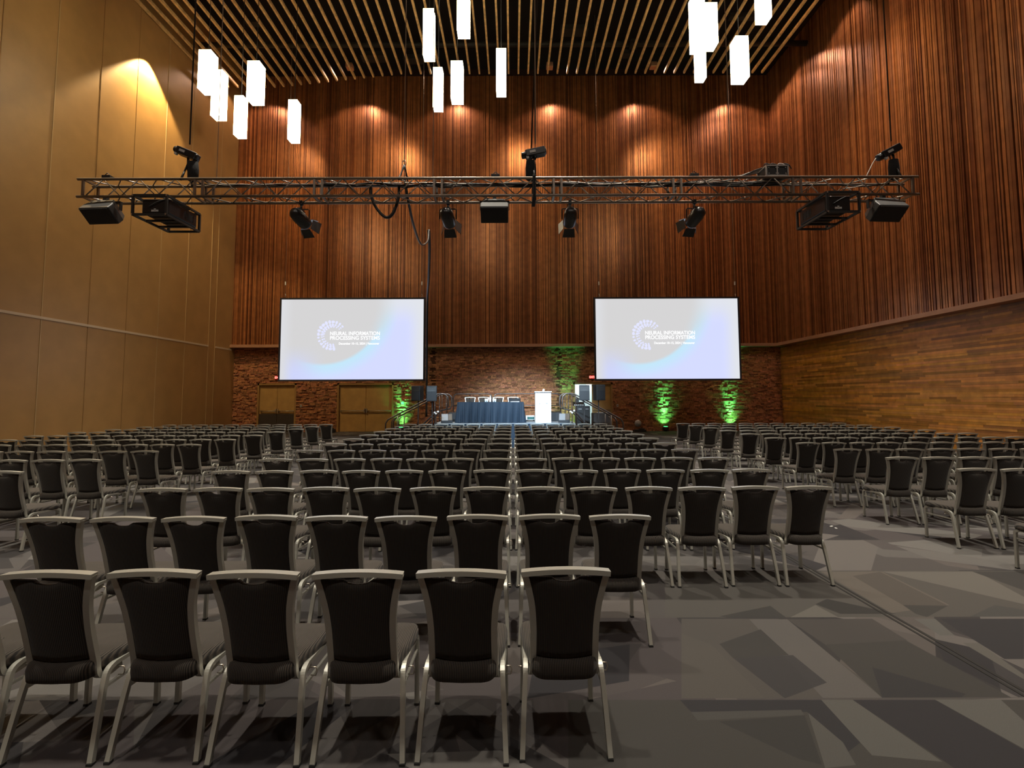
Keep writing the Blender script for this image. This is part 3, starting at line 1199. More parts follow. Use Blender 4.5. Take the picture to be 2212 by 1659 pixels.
# back rail of the stage
zt, zm, ya = ZST + 1.07, ZST + 0.55, YSB - 0.05
for p0, p1, lab in ((xs0 + 0.1, -0.95, 'metal guard rail at the back of the stage, left half'), (-0.85, xs1 - 0.05, 'metal guard rail at the back of the stage, right half')):
    gr_ = thing('guard_rail', lab, 'rail', ((p0 + p1) / 2, ya, ZST), group='guard rails at the back of the stage')
    rl_ = MB().set(Matrix.Translation((-(p0 + p1) / 2, -ya, -ZST)))
    rl_.tube([(p0, ya, ZST), (p0, ya, zt - 0.15), (p0 + 0.05, ya, zt - 0.04), (p0 + 0.15, ya, zt), (p1 - 0.15, ya, zt), (p1 - 0.05, ya, zt - 0.04), (p1, ya, zt - 0.15), (p1, ya, ZST)], 0.024, 8)
    rl_.tube([(p0, ya, zm), (p1, ya, zm)], 0.02, 8)
    for k in (0.33, 0.67):
        q = p0 + (p1 - p0) * k
        rl_.tube([(q, ya, ZST), (q, ya, zt)], 0.018, 6)
    rl_.build('rail_frame', M['rail'], gr_)
    MB().box((p0 - (p0 + p1) / 2, 0, 0.006), (0.1, 0.08, 0.012)).box((p1 - (p0 + p1) / 2, 0, 0.006), (0.1, 0.08, 0.012)).build('base_plate', M['black'], gr_)


def stair(side, xe, xtop, label):
    """steps with two handrails leading sideways down from the stage"""
    r = thing('stage_stairs', label, 'stairs', (xtop, 18.6, 0), group='stairs at both ends of the stage')
    ya0, ya1 = -0.55, 0.55
    L_ = abs(xe - xtop)
    ns = 4
    tr = 0.29
    for k in range(ns):
        x0_ = -side * 0.0 + side * (0.02 + k * tr)
        zt_ = ZST * (ns - k) / (ns + 0.0) - ZST / ns * 0.0
        zt_ = ZST * (ns - k) / (ns + 1)
        b_ = MB()
        b_.b2((x0_, ya0, zt_ - 0.05), (x0_ + side * tr, ya1, zt_))
        b_.b2((x0_, ya0, 0.0), (x0_ + side * 0.03, ya0 + 0.04, zt_))
        b_.b2((x0_, ya1 - 0.04, 0.0), (x0_ + side * 0.03, ya1, zt_))
        b_.build('step', M['black'], r)
    for yy in (ya0 - 0.02, ya1 + 0.02):
        h = MB()
        zt_ = ZST + 1.06
        ex = side * L_
        h.tube([(ex, yy, 0.0), (ex - side * 0.02, yy, 0.80), (ex - side * 0.10, yy, 0.93), (ex - side * 0.2, yy, 0.99),
                (side * 0.10, yy, zt_ - 0.03), (-side * 0.05, yy, zt_), (-side * 0.22, yy, zt_ - 0.02), (-side * 0.33, yy, zt_ - 0.12),
                (-side * 0.35, yy, zt_ - 0.45), (-side * 0.28, yy, zt_ - 0.58), (side * 0.1, yy, ZST + 0.38), (ex - side * 0.75, yy, 0.12)], 0.027, 8)
        h.tube([(ex - side * 0.22, yy, 0.0), (ex - side * 0.24, yy, 0.85), (ex - side * 0.33, yy, 1.0)], 0.02, 6)
        h.tube([(ex - side * 0.46, yy, 0.0), (ex - side * 0.46, yy, 1.08)], 0.02, 6)
        h.tube([(side * 0.15, yy, ZST * 0.8), (side * 0.15, yy, zt_ - 0.05)], 0.02, 6)
        h.tube([(-side * 0.12, yy, ZST), (-side * 0.12, yy, zt_ - 0.01)], 0.018, 6)
        h.build('handrail', M['rail'], r)
    return r


xl_e = at(846, 915, 19.0).x
xr_e = at(1335, 915, 19.0).x
stair(-1, xl_e, xs0, 'stage stairs at the left end, beside the green lit brick')
stair(1, xr_e, xs1, 'stage stairs at the right end, beside the open doorway')

# table with the navy cloth
YT = 17.3
tx0, tx1 = at(988, 870, YT).x, at(1131, 870, YT).x
ZT = at(1060, 868.5, YT).z
r = thing('draped_table', 'long table on the stage under the pleated navy cloth', 'table', ((tx0 + tx1) / 2, YT + 0.38, ZST))
hw = (tx1 - tx0) / 2
tb = MB()
tb.box((0, 0, ZT - ZST - 0.03), (2 * hw - 0.04, 0.70, 0.03))
tb.build('table_top', M['white'], r)
for sx_ in (-1, 1):
    for sy_ in (-1, 1):
        MB().tube([(sx_ * (hw - 0.2), sy_ * 0.27, 0), (sx_ * (hw - 0.2), sy_ * 0.27, ZT - ZST - 0.04)], 0.015, 6).build('leg', M['steel'], r)
cl = MB()
hh = ZT - ZST
cl.box((0, 0, hh - 0.008), (2 * hw, 0.76, 0.012))
per = []
r6 = random.Random(9)
x = -hw
while x <= hw + 1e-6:
    per.append((x, -0.38, 0, -1))
    x += 2 * hw / 260
for k in range(60):
    per.append((hw, -0.38 + 0.76 * (k + 1) / 60, 1, 0))
per = [(-hw, 0.38 - 0.76 * k / 60, -1, 0) for k in range(60)] + per
vs = []
NZ = 7
for i, (a_, b_, nx, ny) in enumerate(per):
    ph = i * 0.47 + 1.1 * math.sin(i * 0.11) + 0.8 * math.sin(i * 0.043)
    for j in range(NZ):
        t_ = j / (NZ - 1)
        am = (0.012 + 0.042 * t_) * (0.6 + 0.4 * math.sin(i * 0.23 + j * 0.3))
        w_ = am * math.sin(ph + 0.35 * math.sin(i * 0.05) * t_ * 3) + 0.05 * t_
        vs.append((a_ + nx * w_, b_ + ny * w_, hh - 0.01 - (hh - 0.02) * t_))
fs = []
for i in range(len(per) - 1):
    for j in range(NZ - 1):
        fs.append((i * NZ + j, i * NZ + j + 1, (i + 1) * NZ + j + 1, (i + 1) * NZ + j))
cl.add(vs, fs, True)
o = cl.build('tablecloth', M['navy'], None, loc=((tx0 + tx1) / 2, YT + 0.38, ZST))
tag(o, 'navy pleated cloth draped to the floor over the stage table', 'tablecloth')

# things on the table
Ttop = ZT + 0.002
for k, px in enumerate((1015, 1046, 1075)):
    p = at(px, 868, YT + 0.35)
    r = thing('table_microphone', 'small black microphone before the %s chair at the stage table' % ['leftmost', 'second', 'third'][k],
              'microphone', (p.x, YT + 0.3, Ttop), group='microphones on the stage table')
    MB().lathe([(0.05, 0), (0.05, 0.012), (0.015, 0.02)], 14).build('base', M['black'], r)
    MB().tube([(0, 0, 0.015), (0, -0.01, 0.07), (0, -0.05, 0.12)], 0.006, 6).build('neck', M['black'], r)
    MB().tube([(0, -0.045, 0.115), (0, -0.09, 0.145)], 0.016, 8).build('head', M['black'], r)
for k, (px, yy) in enumerate(((1049, 0.25), (1053, 0.33), (1066, 0.25), (1070, 0.34))):
    p = at(px, 866, YT + yy)
    r = thing('water_glass', ['glass left of the standing bottle on the table', 'glass touching the bottle on its left side',
                              'glass right of the standing bottle on the table', 'glass farther right of the bottle, behind'][k],
              'glass', (p.x, YT + yy, Ttop), group='glasses on the stage table')
    MB().lathe([(0.028, 0), (0.036, 0.11), (0.033, 0.112), (0.026, 0.006)], 16).build('bowl', M['water'], r)
p = at(1059, 868, YT + 0.4)
r = thing('water_bottle', 'tall clear bottle standing mid table between the glasses', 'bottle', (p.x, YT + 0.4, Ttop))
MB().lathe([(0.033, 0), (0.035, 0.02), (0.035, 0.15), (0.014, 0.19), (0.014, 0.21)], 16).build('body', M['water'], r)
MB().lathe([(0.016, 0.208), (0.016, 0.228)], 12).build('cap', M['paper'], r)
p = at(1112, 866, YT + 0.3)
r = thing('laptop', 'open dark laptop at the right end of the stage table', 'laptop', (p.x, YT + 0.35, Ttop))
MB().box((0, 0, 0.01), (0.42, 0.26, 0.018)).build('keyboard_base', M['black'], r, 0.004)
MB().box((0, -0.16, 0.07), (0.42, 0.012, 0.14), rot=(R(18), 0, 0)).build('lid', M['speakerbody'], r, 0.004)
p = at(1112, 867.5, YT + 0.1)
o = MB().box((0, 0, 0.006), (0.32, 0.12, 0.012)).box((0.02, 0.01, 0.014), (0.28, 0.1, 0.006)).build('paper_stack', M['paper'], None, loc=(p.x, YT + 0.1, Ttop))
tag(o, 'white papers in front of the laptop on the table', 'papers')

# lectern
YLc = 17.35
lx0, lx1 = at(1156, 880, YLc).x, at(1191, 880, YLc).x
zl = at(1173, 846, YLc).z
r = thing('lectern', 'white lectern with T shaped front panel right of the table', 'lectern', ((lx0 + lx1) / 2, YLc, ZST))
w = lx1 - lx0
H_ = zl - ZST
b = MB()
b.b2((-w / 2 + 0.01, 0.02, 0), (-w / 2 + 0.03, 0.42, H_ - 0.05))
b.b2((w / 2 - 0.03, 0.02, 0), (w / 2 - 0.01, 0.42, H_ - 0.05))
b.build('side_panel', M['white'], r)
b = MB()
b.b2((-w / 2 + 0.01, 0, 0), (w / 2 - 0.01, 0.03, H_ - 0.05))
b.build('front_panel', M['white'], r)
b = MB()
b.prism([(-0.09, 0.0), (0.09, 0.0), (0.09, H_ - 0.42), (0.17, H_ - 0.42), (0.17, H_ - 0.06), (-0.17, H_ - 0.06), (-0.17, H_ - 0.42), (-0.09, H_ - 0.42)], -0.06, 0.0)
b.build('front_badge', M['white'], r)
b = MB()
b.box((0, 0.2, H_ - 0.02), (w + 0.03, 0.5, 0.03), rot=(R(-4), 0, 0))
b.build('top', M['white'], r, 0.004)
r2_ = thing('reading_lamp', 'small bright lamp standing on top of white lectern', 'lamp', ((lx0 + lx1) / 2 + 0.02, YLc + 0.1, zl + 0.01))
MB().lathe([(0.035, 0), (0.03, 0.012)], 12).build('base', M['alu'], r2_)
MB().lathe([(0.012, 0.012), (0.028, 0.03), (0.028, 0.06), (0.01, 0.08)], 14).build('bulb', M['glow'], r2_)
p = at(1148, 903, 18.6)
r = thing('equipment_box', 'white boxy unit on the stage floor between table and lectern', 'equipment', (p.x - 0.05, 18.6, ZST))
MB().box((0, 0, 0.13), (0.34, 0.3, 0.17)).build('casing', M['white'], r, 0.01)
MB().box((0.02, -0.155, 0.12), (0.26, 0.012, 0.10)).build('screen', mat('teal_dark', (0.02, 0.12, 0.11), 0.4), r)
for sx_ in (-1, 1):
    MB().box((sx_ * 0.13, 0, 0.022), (0.04, 0.2, 0.045)).build('foot', M['black'], r)

# floor monitors on the stage


def monitor(px, py, label, rz, y_, s=1.0, name='stage_monitor'):
    p = at(px, py, y_)
    r = thing(name, label, 'speaker', (p.x, y_, ZST), rz, group='wedge monitors on the stage')
    prof = [(-0.17 * s, 0), (0.2 * s, 0), (0.2 * s, 0.30 * s), (0.02 * s, 0.33 * s), (-0.17 * s, 0.10 * s)]
    b_ = MB()
    b_.prism(prof, -0.20 * s, 0.20 * s, 'YZ')
    b_.build('cabinet', M['speakerbody'], r, 0.01)
    g = MB()
    g.add([(-0.18 * s, -0.176 * s, 0.10 * s), (0.04 * s, -0.176 * s, 0.10 * s), (0.04 * s, 0.008 * s, 0.322 * s), (-0.18 * s, 0.008 * s, 0.322 * s)], [(0, 1, 2, 3)])
    g.build('grille', mat('pale_grille', (0.12, 0.15, 0.18), 0.5), r)
    h = MB()
    h.add([(0.06 * s, -0.178 * s, 0.11 * s), (0.18 * s, -0.178 * s, 0.11 * s), (0.18 * s, 0.006 * s, 0.322 * s), (0.06 * s, 0.006 * s, 0.322 * s)], [(0, 1, 2, 3)])
    h.build('horn', M['black'], r)


monitor(965, 912, 'wedge monitor left of the table, pale grille', R(10), 17.35)
monitor(983, 912, 'dark wedge monitor tucked against the left end of table', R(170), 18.3, 1.1)
monitor(1219, 912, 'wedge monitor right of the lectern, pale grille', R(-8), 17.35)
monitor(1199, 912, 'dark wedge monitor behind the lectern on its right', R(185), 18.5, 1.1)

# loudspeakers on stands


def stand_speaker(px0, px1, yt, yb, label, slabel, rz, Y=16.4):
    A, B = at(px0, yt, Y), at(px1, yb, Y)
    cx_ = (A.x + B.x) / 2
    zb = B.z
    h_ = A.z - B.z
    r = thing('speaker_stand', slabel, 'stand', (cx_, Y + 0.18, 0), group='tripod stands beside the stage')
    MB().tube([(0, 0, 0.05), (0, 0, zb)], 0.018, 8).build('pole', M['black'], r)
    for k in range(3):
        a_ = PI / 2 + k * 2 * PI / 3
        MB().tube([(0.02 * math.cos(a_), 0.02 * math.sin(a_), 0.75), (0.23 * math.cos(a_), 0.23 * math.sin(a_), 0.012)], 0.012, 6).build('leg', M['black'], r)
    MB().lathe([(0.035, 0.70), (0.035, 0.80)], 12).build('collar', M['black'], r)
    s = thing('loudspeaker', label, 'speaker', (cx_, Y + 0.18, zb + 0.002), rz, group='loudspeakers on stands beside the stage')
    w_ = 0.36
    b_ = MB()
    b_.prism([(-w_ / 2, -0.16), (w_ / 2, -0.16), (w_ / 2 - 0.07, 0.16), (-w_ / 2 + 0.07, 0.16)], 0, h_, 'XY')
    cb_ = b_.build('cabinet', M['speakerbody'], s, 0.012)
    g = MB()
    g.prism([(-w_ / 2 + 0.03, 0.03), (w_ / 2 - 0.03, 0.03), (w_ / 2 - 0.03, h_ * 0.55), (-w_ / 2 + 0.03, h_ * 0.55)], -0.172, -0.16)
    g.build('grille', M['speakerbody'], cb_)
    hn = MB()
    z0_, z1_ = h_ * 0.63, h_ * 0.95
    x0_, x1_ = -w_ / 2 + 0.03, w_ / 2 - 0.03
    hn.add([(x0_, -0.163, z0_), (x1_, -0.163, z0_), (x1_, -0.163, z1_), (x0_, -0.163, z1_),
            (-0.05, -0.161, (z0_ + z1_) / 2 - 0.02), (0.05, -0.161, (z0_ + z1_) / 2 - 0.02), (0.05, -0.161, z1_ - 0.03), (-0.05, -0.161, z1_ - 0.03)],
           [(4, 5, 6, 7), (0, 1, 5, 4), (1, 2, 6, 5), (2, 3, 7, 6), (3, 0, 4, 7)])
    hn.build('horn', M['black'], cb_)


stand_speaker(890, 913, 833.5, 866, 'leftmost loudspeaker on a tripod, turned slightly left', 'tripod stand under the leftmost loudspeaker', R(-25))
stand_speaker(920.5, 944, 833.5, 867, 'loudspeaker facing out nearest the left stage rail', 'tripod stand under the speaker by left rail', 0)
stand_speaker(1251.5, 1274, 832, 865.5, 'loudspeaker standing before the bright open doorway', 'tripod stand before the bright open doorway', 0)
stand_speaker(1284, 1305, 831, 865, 'rightmost loudspeaker on a tripod, before the brown door', 'tripod stand under the rightmost loudspeaker', R(25))

# little stands with white clamp lamps by the stage ends
for px, py, lab in ((943, 891, 'thin stand with white clamp lamps left of the stage'), (1235, 889, 'thin stand with white clamp lamps right of the stage')):
    p = at(px, py, 16.75)
    r = thing('lamp_stand', lab, 'lamp stand', (p.x, 16.65, 0), group='thin lamp stands at the stage ends')
    MB().tube([(0, 0, 0.0), (0, 0, p.z)], 0.012, 6).build('pole', M['black'], r)
    for k in range(3):
        a_ = k * 2 * PI / 3 + 0.5
        MB().tube([(0, 0, 0.9), (0.3 * math.cos(a_), 0.3 * math.sin(a_), 0.62), (0.34 * math.cos(a_), 0.34 * math.sin(a_), 0.01)], 0.012, 6).build('leg', M['black'], r)
    for dx_, dz_ in ((-0.05, 0.0), (0.07, 0.03), (0.0, -0.04)):
        MB().lathe([(0.02, -0.04), (0.035, 0.0), (0.03, 0.03)], 12, (dx_, -0.02, p.z + dz_), 'Y').build('lamp_head', M['paper'], r)

# equipment right of the stage
for k, (px0, px1, lab) in enumerate(((1245, 1260, 'left one of two black wheeled racks by the doorway'), (1261, 1274, 'right one of two black wheeled racks by the doorway'))):
    A, B = at(px0, 877, 21.5), at(px1, 877, 21.5)
    r = thing('equipment_rack', lab, 'rack', ((A.x + B.x) / 2, 21.7, 0), group='black racks by the doorway')
    w_ = B.x - A.x
    b_ = MB()
    b_.box((0, 0, 0.1 + (A.z - 0.1) / 2), (w_, 0.55, A.z - 0.1))
    b_.build('case', M['black'], r, 0.01)
    MB().box((0, -0.285, A.z - 0.13), (w_ * 0.5, 0.015, 0.02)).build('handle', M['alu'], r)
    for sx_ in (-1, 1):
        for sy_ in (-1, 1):
            MB().lathe([(0.045, -0.015), (0.045, 0.015)], 12, (sx_ * (w_ / 2 - 0.05), sy_ * 0.2, 0.05), 'X').build('wheel', M['black'], r)
A = at(1250, 868, 21.5)
r = thing('mixing_desk', 'small dark console with pale keys on the racks', 'mixing desk', (at(1250, 868, 21.6).x, 21.6, at(1260, 877, 21.5).z + 0.005))
MB().prism([(-0.2, 0), (0.2, 0), (0.2, 0.18), (-0.2, 0.06)], -0.25, 0.25, 'YZ').build('console', M['black'], r, 0.01)
k_ = MB()
for q in range(5):
    k_.box((-0.2 + q * 0.09, -0.21, 0.04), (0.035, 0.02, 0.05))
k_.build('keys', M['paper'], r)
MB().box((-0.05, 0.1, 0.24), (0.16, 0.02, 0.2)).build('display', M['black'], r)
A, B = at(1283, 893, 21.8), at(1321, 893, 21.8)
r = thing('covered_cart', 'low cart under a grey cloth below the brown door', 'cart', ((A.x + B.x) / 2, 22.2, 0))
w_ = B.x - A.x
n = 60
vs = []
for i in range(n + 1):
    t_ = i / n * 4
    e = int(min(t_, 3.999))
    u_ = t_ - e
    hw_, hd_ = w_ / 2, 0.35
    pts = [(-hw_, -hd_), (hw_, -hd_), (hw_, hd_), (-hw_, hd_), (-hw_, -hd_)]
    x_ = pts[e][0] + (pts[e + 1][0] - pts[e][0]) * u_
    y_ = pts[e][1] + (pts[e + 1][1] - pts[e][1]) * u_
    k_ = 1 + 0.06 * math.sin(i * 2.1)
    vs += [(x_ * k_, y_ * k_, 0.02), (x_, y_, A.z)]
cm = MB()
cm.add(vs, [(2 * i, 2 * i + 2, 2 * i + 3, 2 * i + 1) for i in range(n)], True)
cm.box((0, 0, A.z - 0.005), (w_, 0.7, 0.02))
cm.build('cloth', M['greycloth'], r)
MB().box((0.1, 0, A.z + 0.02), (w_ * 0.7, 0.4, 0.03)).build('tray', M['plastic'], r)

# ------------------------------------------------------------------ truss
YTR = 7.8
TS = 0.29
pt = at(1108, 384.5, YTR)
pb = at(1108, 422, YTR)
ZTT, ZTB = pt.z, pb.z
TXL, TXR = at(172, 385, YTR).x, at(1979, 385, YTR).x
tr = thing('lighting_truss', 'long horizontal box truss hanging across the hall', 'truss', ((TXL + TXR) / 2, YTR + TS / 2, ZTB))
mT = Matrix.Translation((-(TXL + TXR) / 2, -(YTR + TS / 2), -ZTB))
corners = [(YTR, ZTT), (YTR + TS, ZTT), (YTR, ZTB), (YTR + TS, ZTB)]
for (cy, cz) in corners:
    MB().set(mT).tube([(TXL - 0.03, cy, cz), (TXR + 0.03, cy, cz)], 0.023, 10).build('chord', M['truss'], tr)
nsec = 7
Ls = (TXR - TXL) / nsec
rb = 0.010
for i in range(nsec):
    a_, b_ = TXL + i * Ls, TXL + (i + 1) * Ls
    e = MB().set(mT)
    for x in ((a_ + 0.065), (b_ - 0.065)):
        for cy in (YTR, YTR + TS):
            e.box((x, cy, (ZTT + ZTB) / 2), (0.035, 0.03, ZTT - ZTB))
        for cz in (ZTT, ZTB):
            e.box((x, YTR + TS / 2, cz), (0.035, TS, 0.03))
    e.build('end_frame', M['truss'], tr)
    d = MB().set(mT)
    nb = 6
    xs_ = [a_ + 0.1 + (Ls - 0.2) * k / nb for k in range(nb + 1)]
    for k in range(nb):
        za, zb_ = (ZTB, ZTT) if k % 2 == 0 else (ZTT, ZTB)
        yaa, ybb = (YTR, YTR + TS) if k % 2 == 0 else (YTR + TS, YTR)
        d.tube([(xs_[k], YTR, za), (xs_[k + 1], YTR, zb_)], rb, 6)
        d.tube([(xs_[k], YTR + TS, za), (xs_[k + 1], YTR + TS, zb_)], rb, 6)
        d.tube([(xs_[k], yaa, ZTT), (xs_[k + 1], ybb, ZTT)], rb, 6)
        d.tube([(xs_[k], yaa, ZTB), (xs_[k + 1], ybb, ZTB)], rb, 6)
    d.build('diagonal_bracing', M['truss'], tr)


def wavy(p0, p1, n, amp, seed, sag=0.0):
    q = random.Random(seed)
    P = []
    for i in range(n + 1):
        t_ = i / n
        P.append((p0[0] + (p1[0] - p0[0]) * t_, p0[1] + (p1[1] - p0[1]) * t_ + q.uniform(-amp, amp),
                  p0[2] + (p1[2] - p0[2]) * t_ + q.uniform(-amp, amp) - sag * 4 * t_ * (1 - t_)))
    return P


def smooth(P, k=3):
    P = [Vector(p) for p in P]
    out = []
    for i in range(len(P) - 1):
        p0, p1, p2, p3 = P[max(i - 1, 0)], P[i], P[i + 1], P[min(i + 2, len(P) - 1)]
        for j in range(k):
            t_ = j / k
            out.append(0.5 * ((2 * p1) + (p2 - p0) * t_ + (2 * p0 - 5 * p1 + 4 * p2 - p3) * t_ * t_ + (3 * p1 - p0 - 3 * p2 + p3) * t_ ** 3))
    out.append(P[-1])
    return out


cb = thing('cable_loom', 'tangle of black cables lying along inside the truss', 'cables', ((TXL + TXR) / 2, YTR + TS / 2, ZTT - 0.05))
mC = Matrix.Translation((-(TXL + TXR) / 2, -(YTR + TS / 2), -(ZTT - 0.05)))
cn = [(415, 1750), (440, 1700), (560, 1650), (700, 1660), (760, 1500), (800, 1190), (870, 1640), (1100, 1900)]
for k, (pa, pb_) in enumerate(cn):
    A, B = at(pa, 400, YTR + 0.2), at(pb_, 400, YTR + 0.2)
    zc = ZTT - 0.045 - 0.008 * (k % 3)
    MB().set(mC).tube(smooth(wavy((A.x, YTR + 0.10 + 0.02 * k * 0.6, zc), (B.x, YTR + 0.10 + 0.02 * k * 0.6, zc), 26, 0.022, k)), 0.009 + 0.003 * (k % 2), 6).build('cable', M['cable'] if k % 4 else M['wire'], cb)


def cable(name, pix, Y, rad, material, label, cat='cable', group=None, sm_=6):
    P = [at(a, b, (Y[i] if isinstance(Y, (list, tuple)) else Y)) for i, (a, b) in enumerate(pix)]
    o0 = P[0].copy()
    P = [p - o0 for p in P]
    o = MB().tube(smooth(P, sm_) if len(P) > 2 else P, rad, 6).build(name, material, None, loc=o0)
    tag(o, label, cat, group)
    return o


cable('cable_swag', [(800, 402), (803, 425), (812, 448), (832, 469), (848, 462), (860, 430), (862, 402)], 7.95, 0.026, M['cable'],
      'thick black cable loop sagging under the truss left of centre')
cable('cable_swag', [(874, 385), (879, 420), (884, 445), (893, 485), (905, 520), (914, 529), (924, 520), (926, 500)], [7.95, 7.95, 8.2, 9.0, 10.5, 12, 13.5, 14], 0.024, M['cable'],
      'black cable sweeping from the truss back toward left screen')
cable('hanging_cable', [(926, 498), (928, 540), (926, 600), (923, 655), (922, 800), (921, 900)], [14, 15, 17, 19.5, 20.7, 20.7], 0.045, M['cable'],
      'thick black cable dropping beside the right edge of left screen')


def vwire(px, py, Y, material, label, r_=0.008, ztop=None, px2=None, group='wires from the ceiling to the truss', name='rigging_wire'):
    a = at(px, py, Y)
    top = Vector((a.x, a.y, ztop or ZTOP - 0.02))
    if px2:
        top = at(px2[0], px2[1], px2[2])
        k = (ZSLAT - 0.03 - a.z) / (top.z - a.z)
        top = a + (top - a) * k
    o = MB().tube([(0, 0, 0), tuple(top - a)], r_, 6).build(name, material, None, loc=a)
    tag(o, label, 'wire', group)


vwire(873, 384, YTR + 0.14, M['wire'], 'steel wire with shackles left of centre above truss')
for py, s_ in ((208, 0.05), (325, 0.05)):
    pass
vwire(935, 384, YTR + 0.2, M['cablew'], 'pale slanting cord above truss between middle pendants', 0.006)
vwire(410, 312, YTR + 0.14, M['cable'], 'dark chain rising from the left hoist', 0.012)
vwire(1157, 310, YTR + 0.14, M['wire'], 'dark chain rising from the centre hoist', 0.012)
vwire(1145, 384, YTR + 0.2, M['cable'], 'black cable rising beside the centre hoist', 0.014, px2=(1160, 10, 8.0))
vwire(1578, 384, YTR + 0.2, M['wire'], 'thin wire above truss near the right pendants', 0.006)
vwire(468, 384, YTR + 0.2, M['cablew'], 'pale cord above truss in front of left pendants', 0.005)
vwire(1925, 305, YTR + 0.14, M['cable'], 'dark chain rising from the right hoist', 0.010)
# shackle and sling at the left of centre wire
p = at(873, 350, YTR + 0.14)
r = thing('sling_shackle', 'steel shackle and sling gripping truss left of centre', 'shackle', (p.x, YTR + 0.14, ZTT))
MB().tube([(0.0, 0, 0.3), (-0.03, 0, 0.2), (-0.05, -0.14, 0.0), (-0.05, -0.16, -0.03)], 0.014, 6).tube([(0.0, 0, 0.3), (0.03, 0, 0.2), (0.05, 0.14, 0.0)], 0.014, 6).build('sling', M['cable'], r)
MB().tube([(0.03 * math.cos(a), 0, 0.33 + 0.05 * math.sin(a)) for a in [i * PI / 6 for i in range(12)]], 0.008, 6, True).build('shackle', M['steel'], r)

# spotlights under the truss


def fresnel(px, py, aim_px, label, yaw):
    p = at(px, 436, YTR + TS)
    r = thing('stage_spotlight', label, 'spotlight', (p.x, YTR + TS, ZTB - 0.03), group='spotlights hanging from the truss')
    MB().box((0, 0, 0.03), (0.05, 0.06, 0.07)).build('clamp', M['black'], r)
    MB().lathe([(0.018, -0.085), (0.018, -0.005)], 8).build('stem', M['black'], r)
    yk = MB()
    yk.tube([(-0.14, 0, -0.26), (-0.14, 0, -0.10), (-0.12, 0, -0.085), (0.12, 0, -0.085), (0.14, 0, -0.10), (0.14, 0, -0.26)], 0.010, 6)
    yo = yk.build('yoke', M['black'], r)
    c = Vector((0, 0, -0.25))
    tgt = Vector(aim_px) - Vector((p.x, YTR + TS, ZTB - 0.28))
    q = tgt.to_track_quat('Y', 'Z').to_matrix().to_4x4()
    m_ = Matrix.Translation(c) @ q
    b_ = MB().set(m_)
    b_.lathe([(0.05, -0.22), (0.10, -0.17), (0.115, -0.08), (0.115, 0.12), (0.10, 0.16)], 16, axis='Y')
    for k in range(4):
        b_.box((0, -0.13 + k * 0.04, 0.115), (0.12, 0.014, 0.03))
    hs_ = b_.build('housing', M['blackgloss'], r)
    l_ = MB().set(m_)
    l_.lathe([(0.085, 0.158), (0.08, 0.168)], 16, axis='Y')
    l_.build('lens', M['glow'], hs_)
    for k in range(4):
        a_ = k * PI / 2
        d_ = MB().set(m_ @ Matrix.Rotation(a_, 4, 'Y'))
        d_.add([(-0.09, 0.16, 0.10), (0.09, 0.16, 0.10), (0.11, 0.30, 0.17), (-0.11, 0.30, 0.17), (-0.09, 0.16, 0.105), (0.09, 0.16, 0.105), (0.11, 0.30, 0.175), (-0.11, 0.30, 0.175)],
               [(0, 1, 2, 3), (7, 6, 5, 4), (0, 4, 5, 1), (1, 5, 6, 2), (2, 6, 7, 3), (3, 7, 4, 0)])
        d_.build('barn_door', M['blackgloss'], hs_)
    src = Vector((p.x, YTR + TS, ZTB - 0.28)) + tgt.normalized() * 0.19
    spot('stage_beam', src, aim_px, 4000, COOL, 30, 0.8, 0.06)


xc_t = (tx0 + tx1) / 2
fresnel(651, 470, (xc_t - 0.3, YT + 0.3, ZST + 0.7), 'leftmost stage spotlight, far left, blue glint at its mouth', 0)
fresnel(968, 470, (xc_t + 0.5, YT + 0.3, ZST + 0.7), 'stage spotlight hanging just left of middle speaker', 0)
fresnel(1231, 470, (1.0, YT + 0.3, ZST + 0.8), 'stage spotlight hanging right of middle speaker', 0)
fresnel(1500, 470, (1.1, YT + 0.3, ZST + 0.8), 'rightmost stage spotlight, near the power box', 0)

# speakers under the truss


def wedge(pxc, w_, label, yaw, pitch=48):
    p = at(pxc, 430, YTR)
    r = thing('hanging_speaker', label, 'speaker', (p.x, YTR + 0.10, ZTB - 0.03), yaw, group='speakers hanging from the truss')
    MB().box((0, 0, 0.02), (0.06, 0.06, 0.09)).build('clamp', M['black'], r)
    MB().box((0, 0, -0.035), (w_ * 0.75, 0.05, 0.02)).box((-w_ * 0.5 - 0.01, 0, -0.10), (0.015, 0.05, 0.15)).box((w_ * 0.5 + 0.01, 0, -0.10), (0.015, 0.05, 0.15)).box((0, 0, -0.035), (w_ + 0.03, 0.05, 0.015)).build('bracket', M['black'], r)
    m_ = Matrix.Translation((0, -0.02, -0.20)) @ Matrix.Rotation(R(pitch), 4, 'X')
    b_ = MB().set(m_)
    b_.prism([(-w_ / 2, -0.15), (w_ / 2, -0.15), (w_ / 2, -0.02), (w_ / 2 - 0.08, 0.14), (-w_ / 2 + 0.08, 0.14), (-w_ / 2, -0.02)], -0.15, 0.15, 'XY')
    b_.build('cabinet', M['black'], r, 0.015)
    g_ = MB().set(m_)
    g_.box((0, -0.155, 0), (w_ - 0.03, 0.012, 0.27))
    g_.build('grille', M['grille'], r)


wedge(218, 0.52, 'black speaker under the left end of truss', R(-4))
wedge(1068, 0.46, 'black speaker under the middle of truss', 0)
wedge(1917, 0.52, 'black speaker under the right end of truss', R(4))

# projector cages


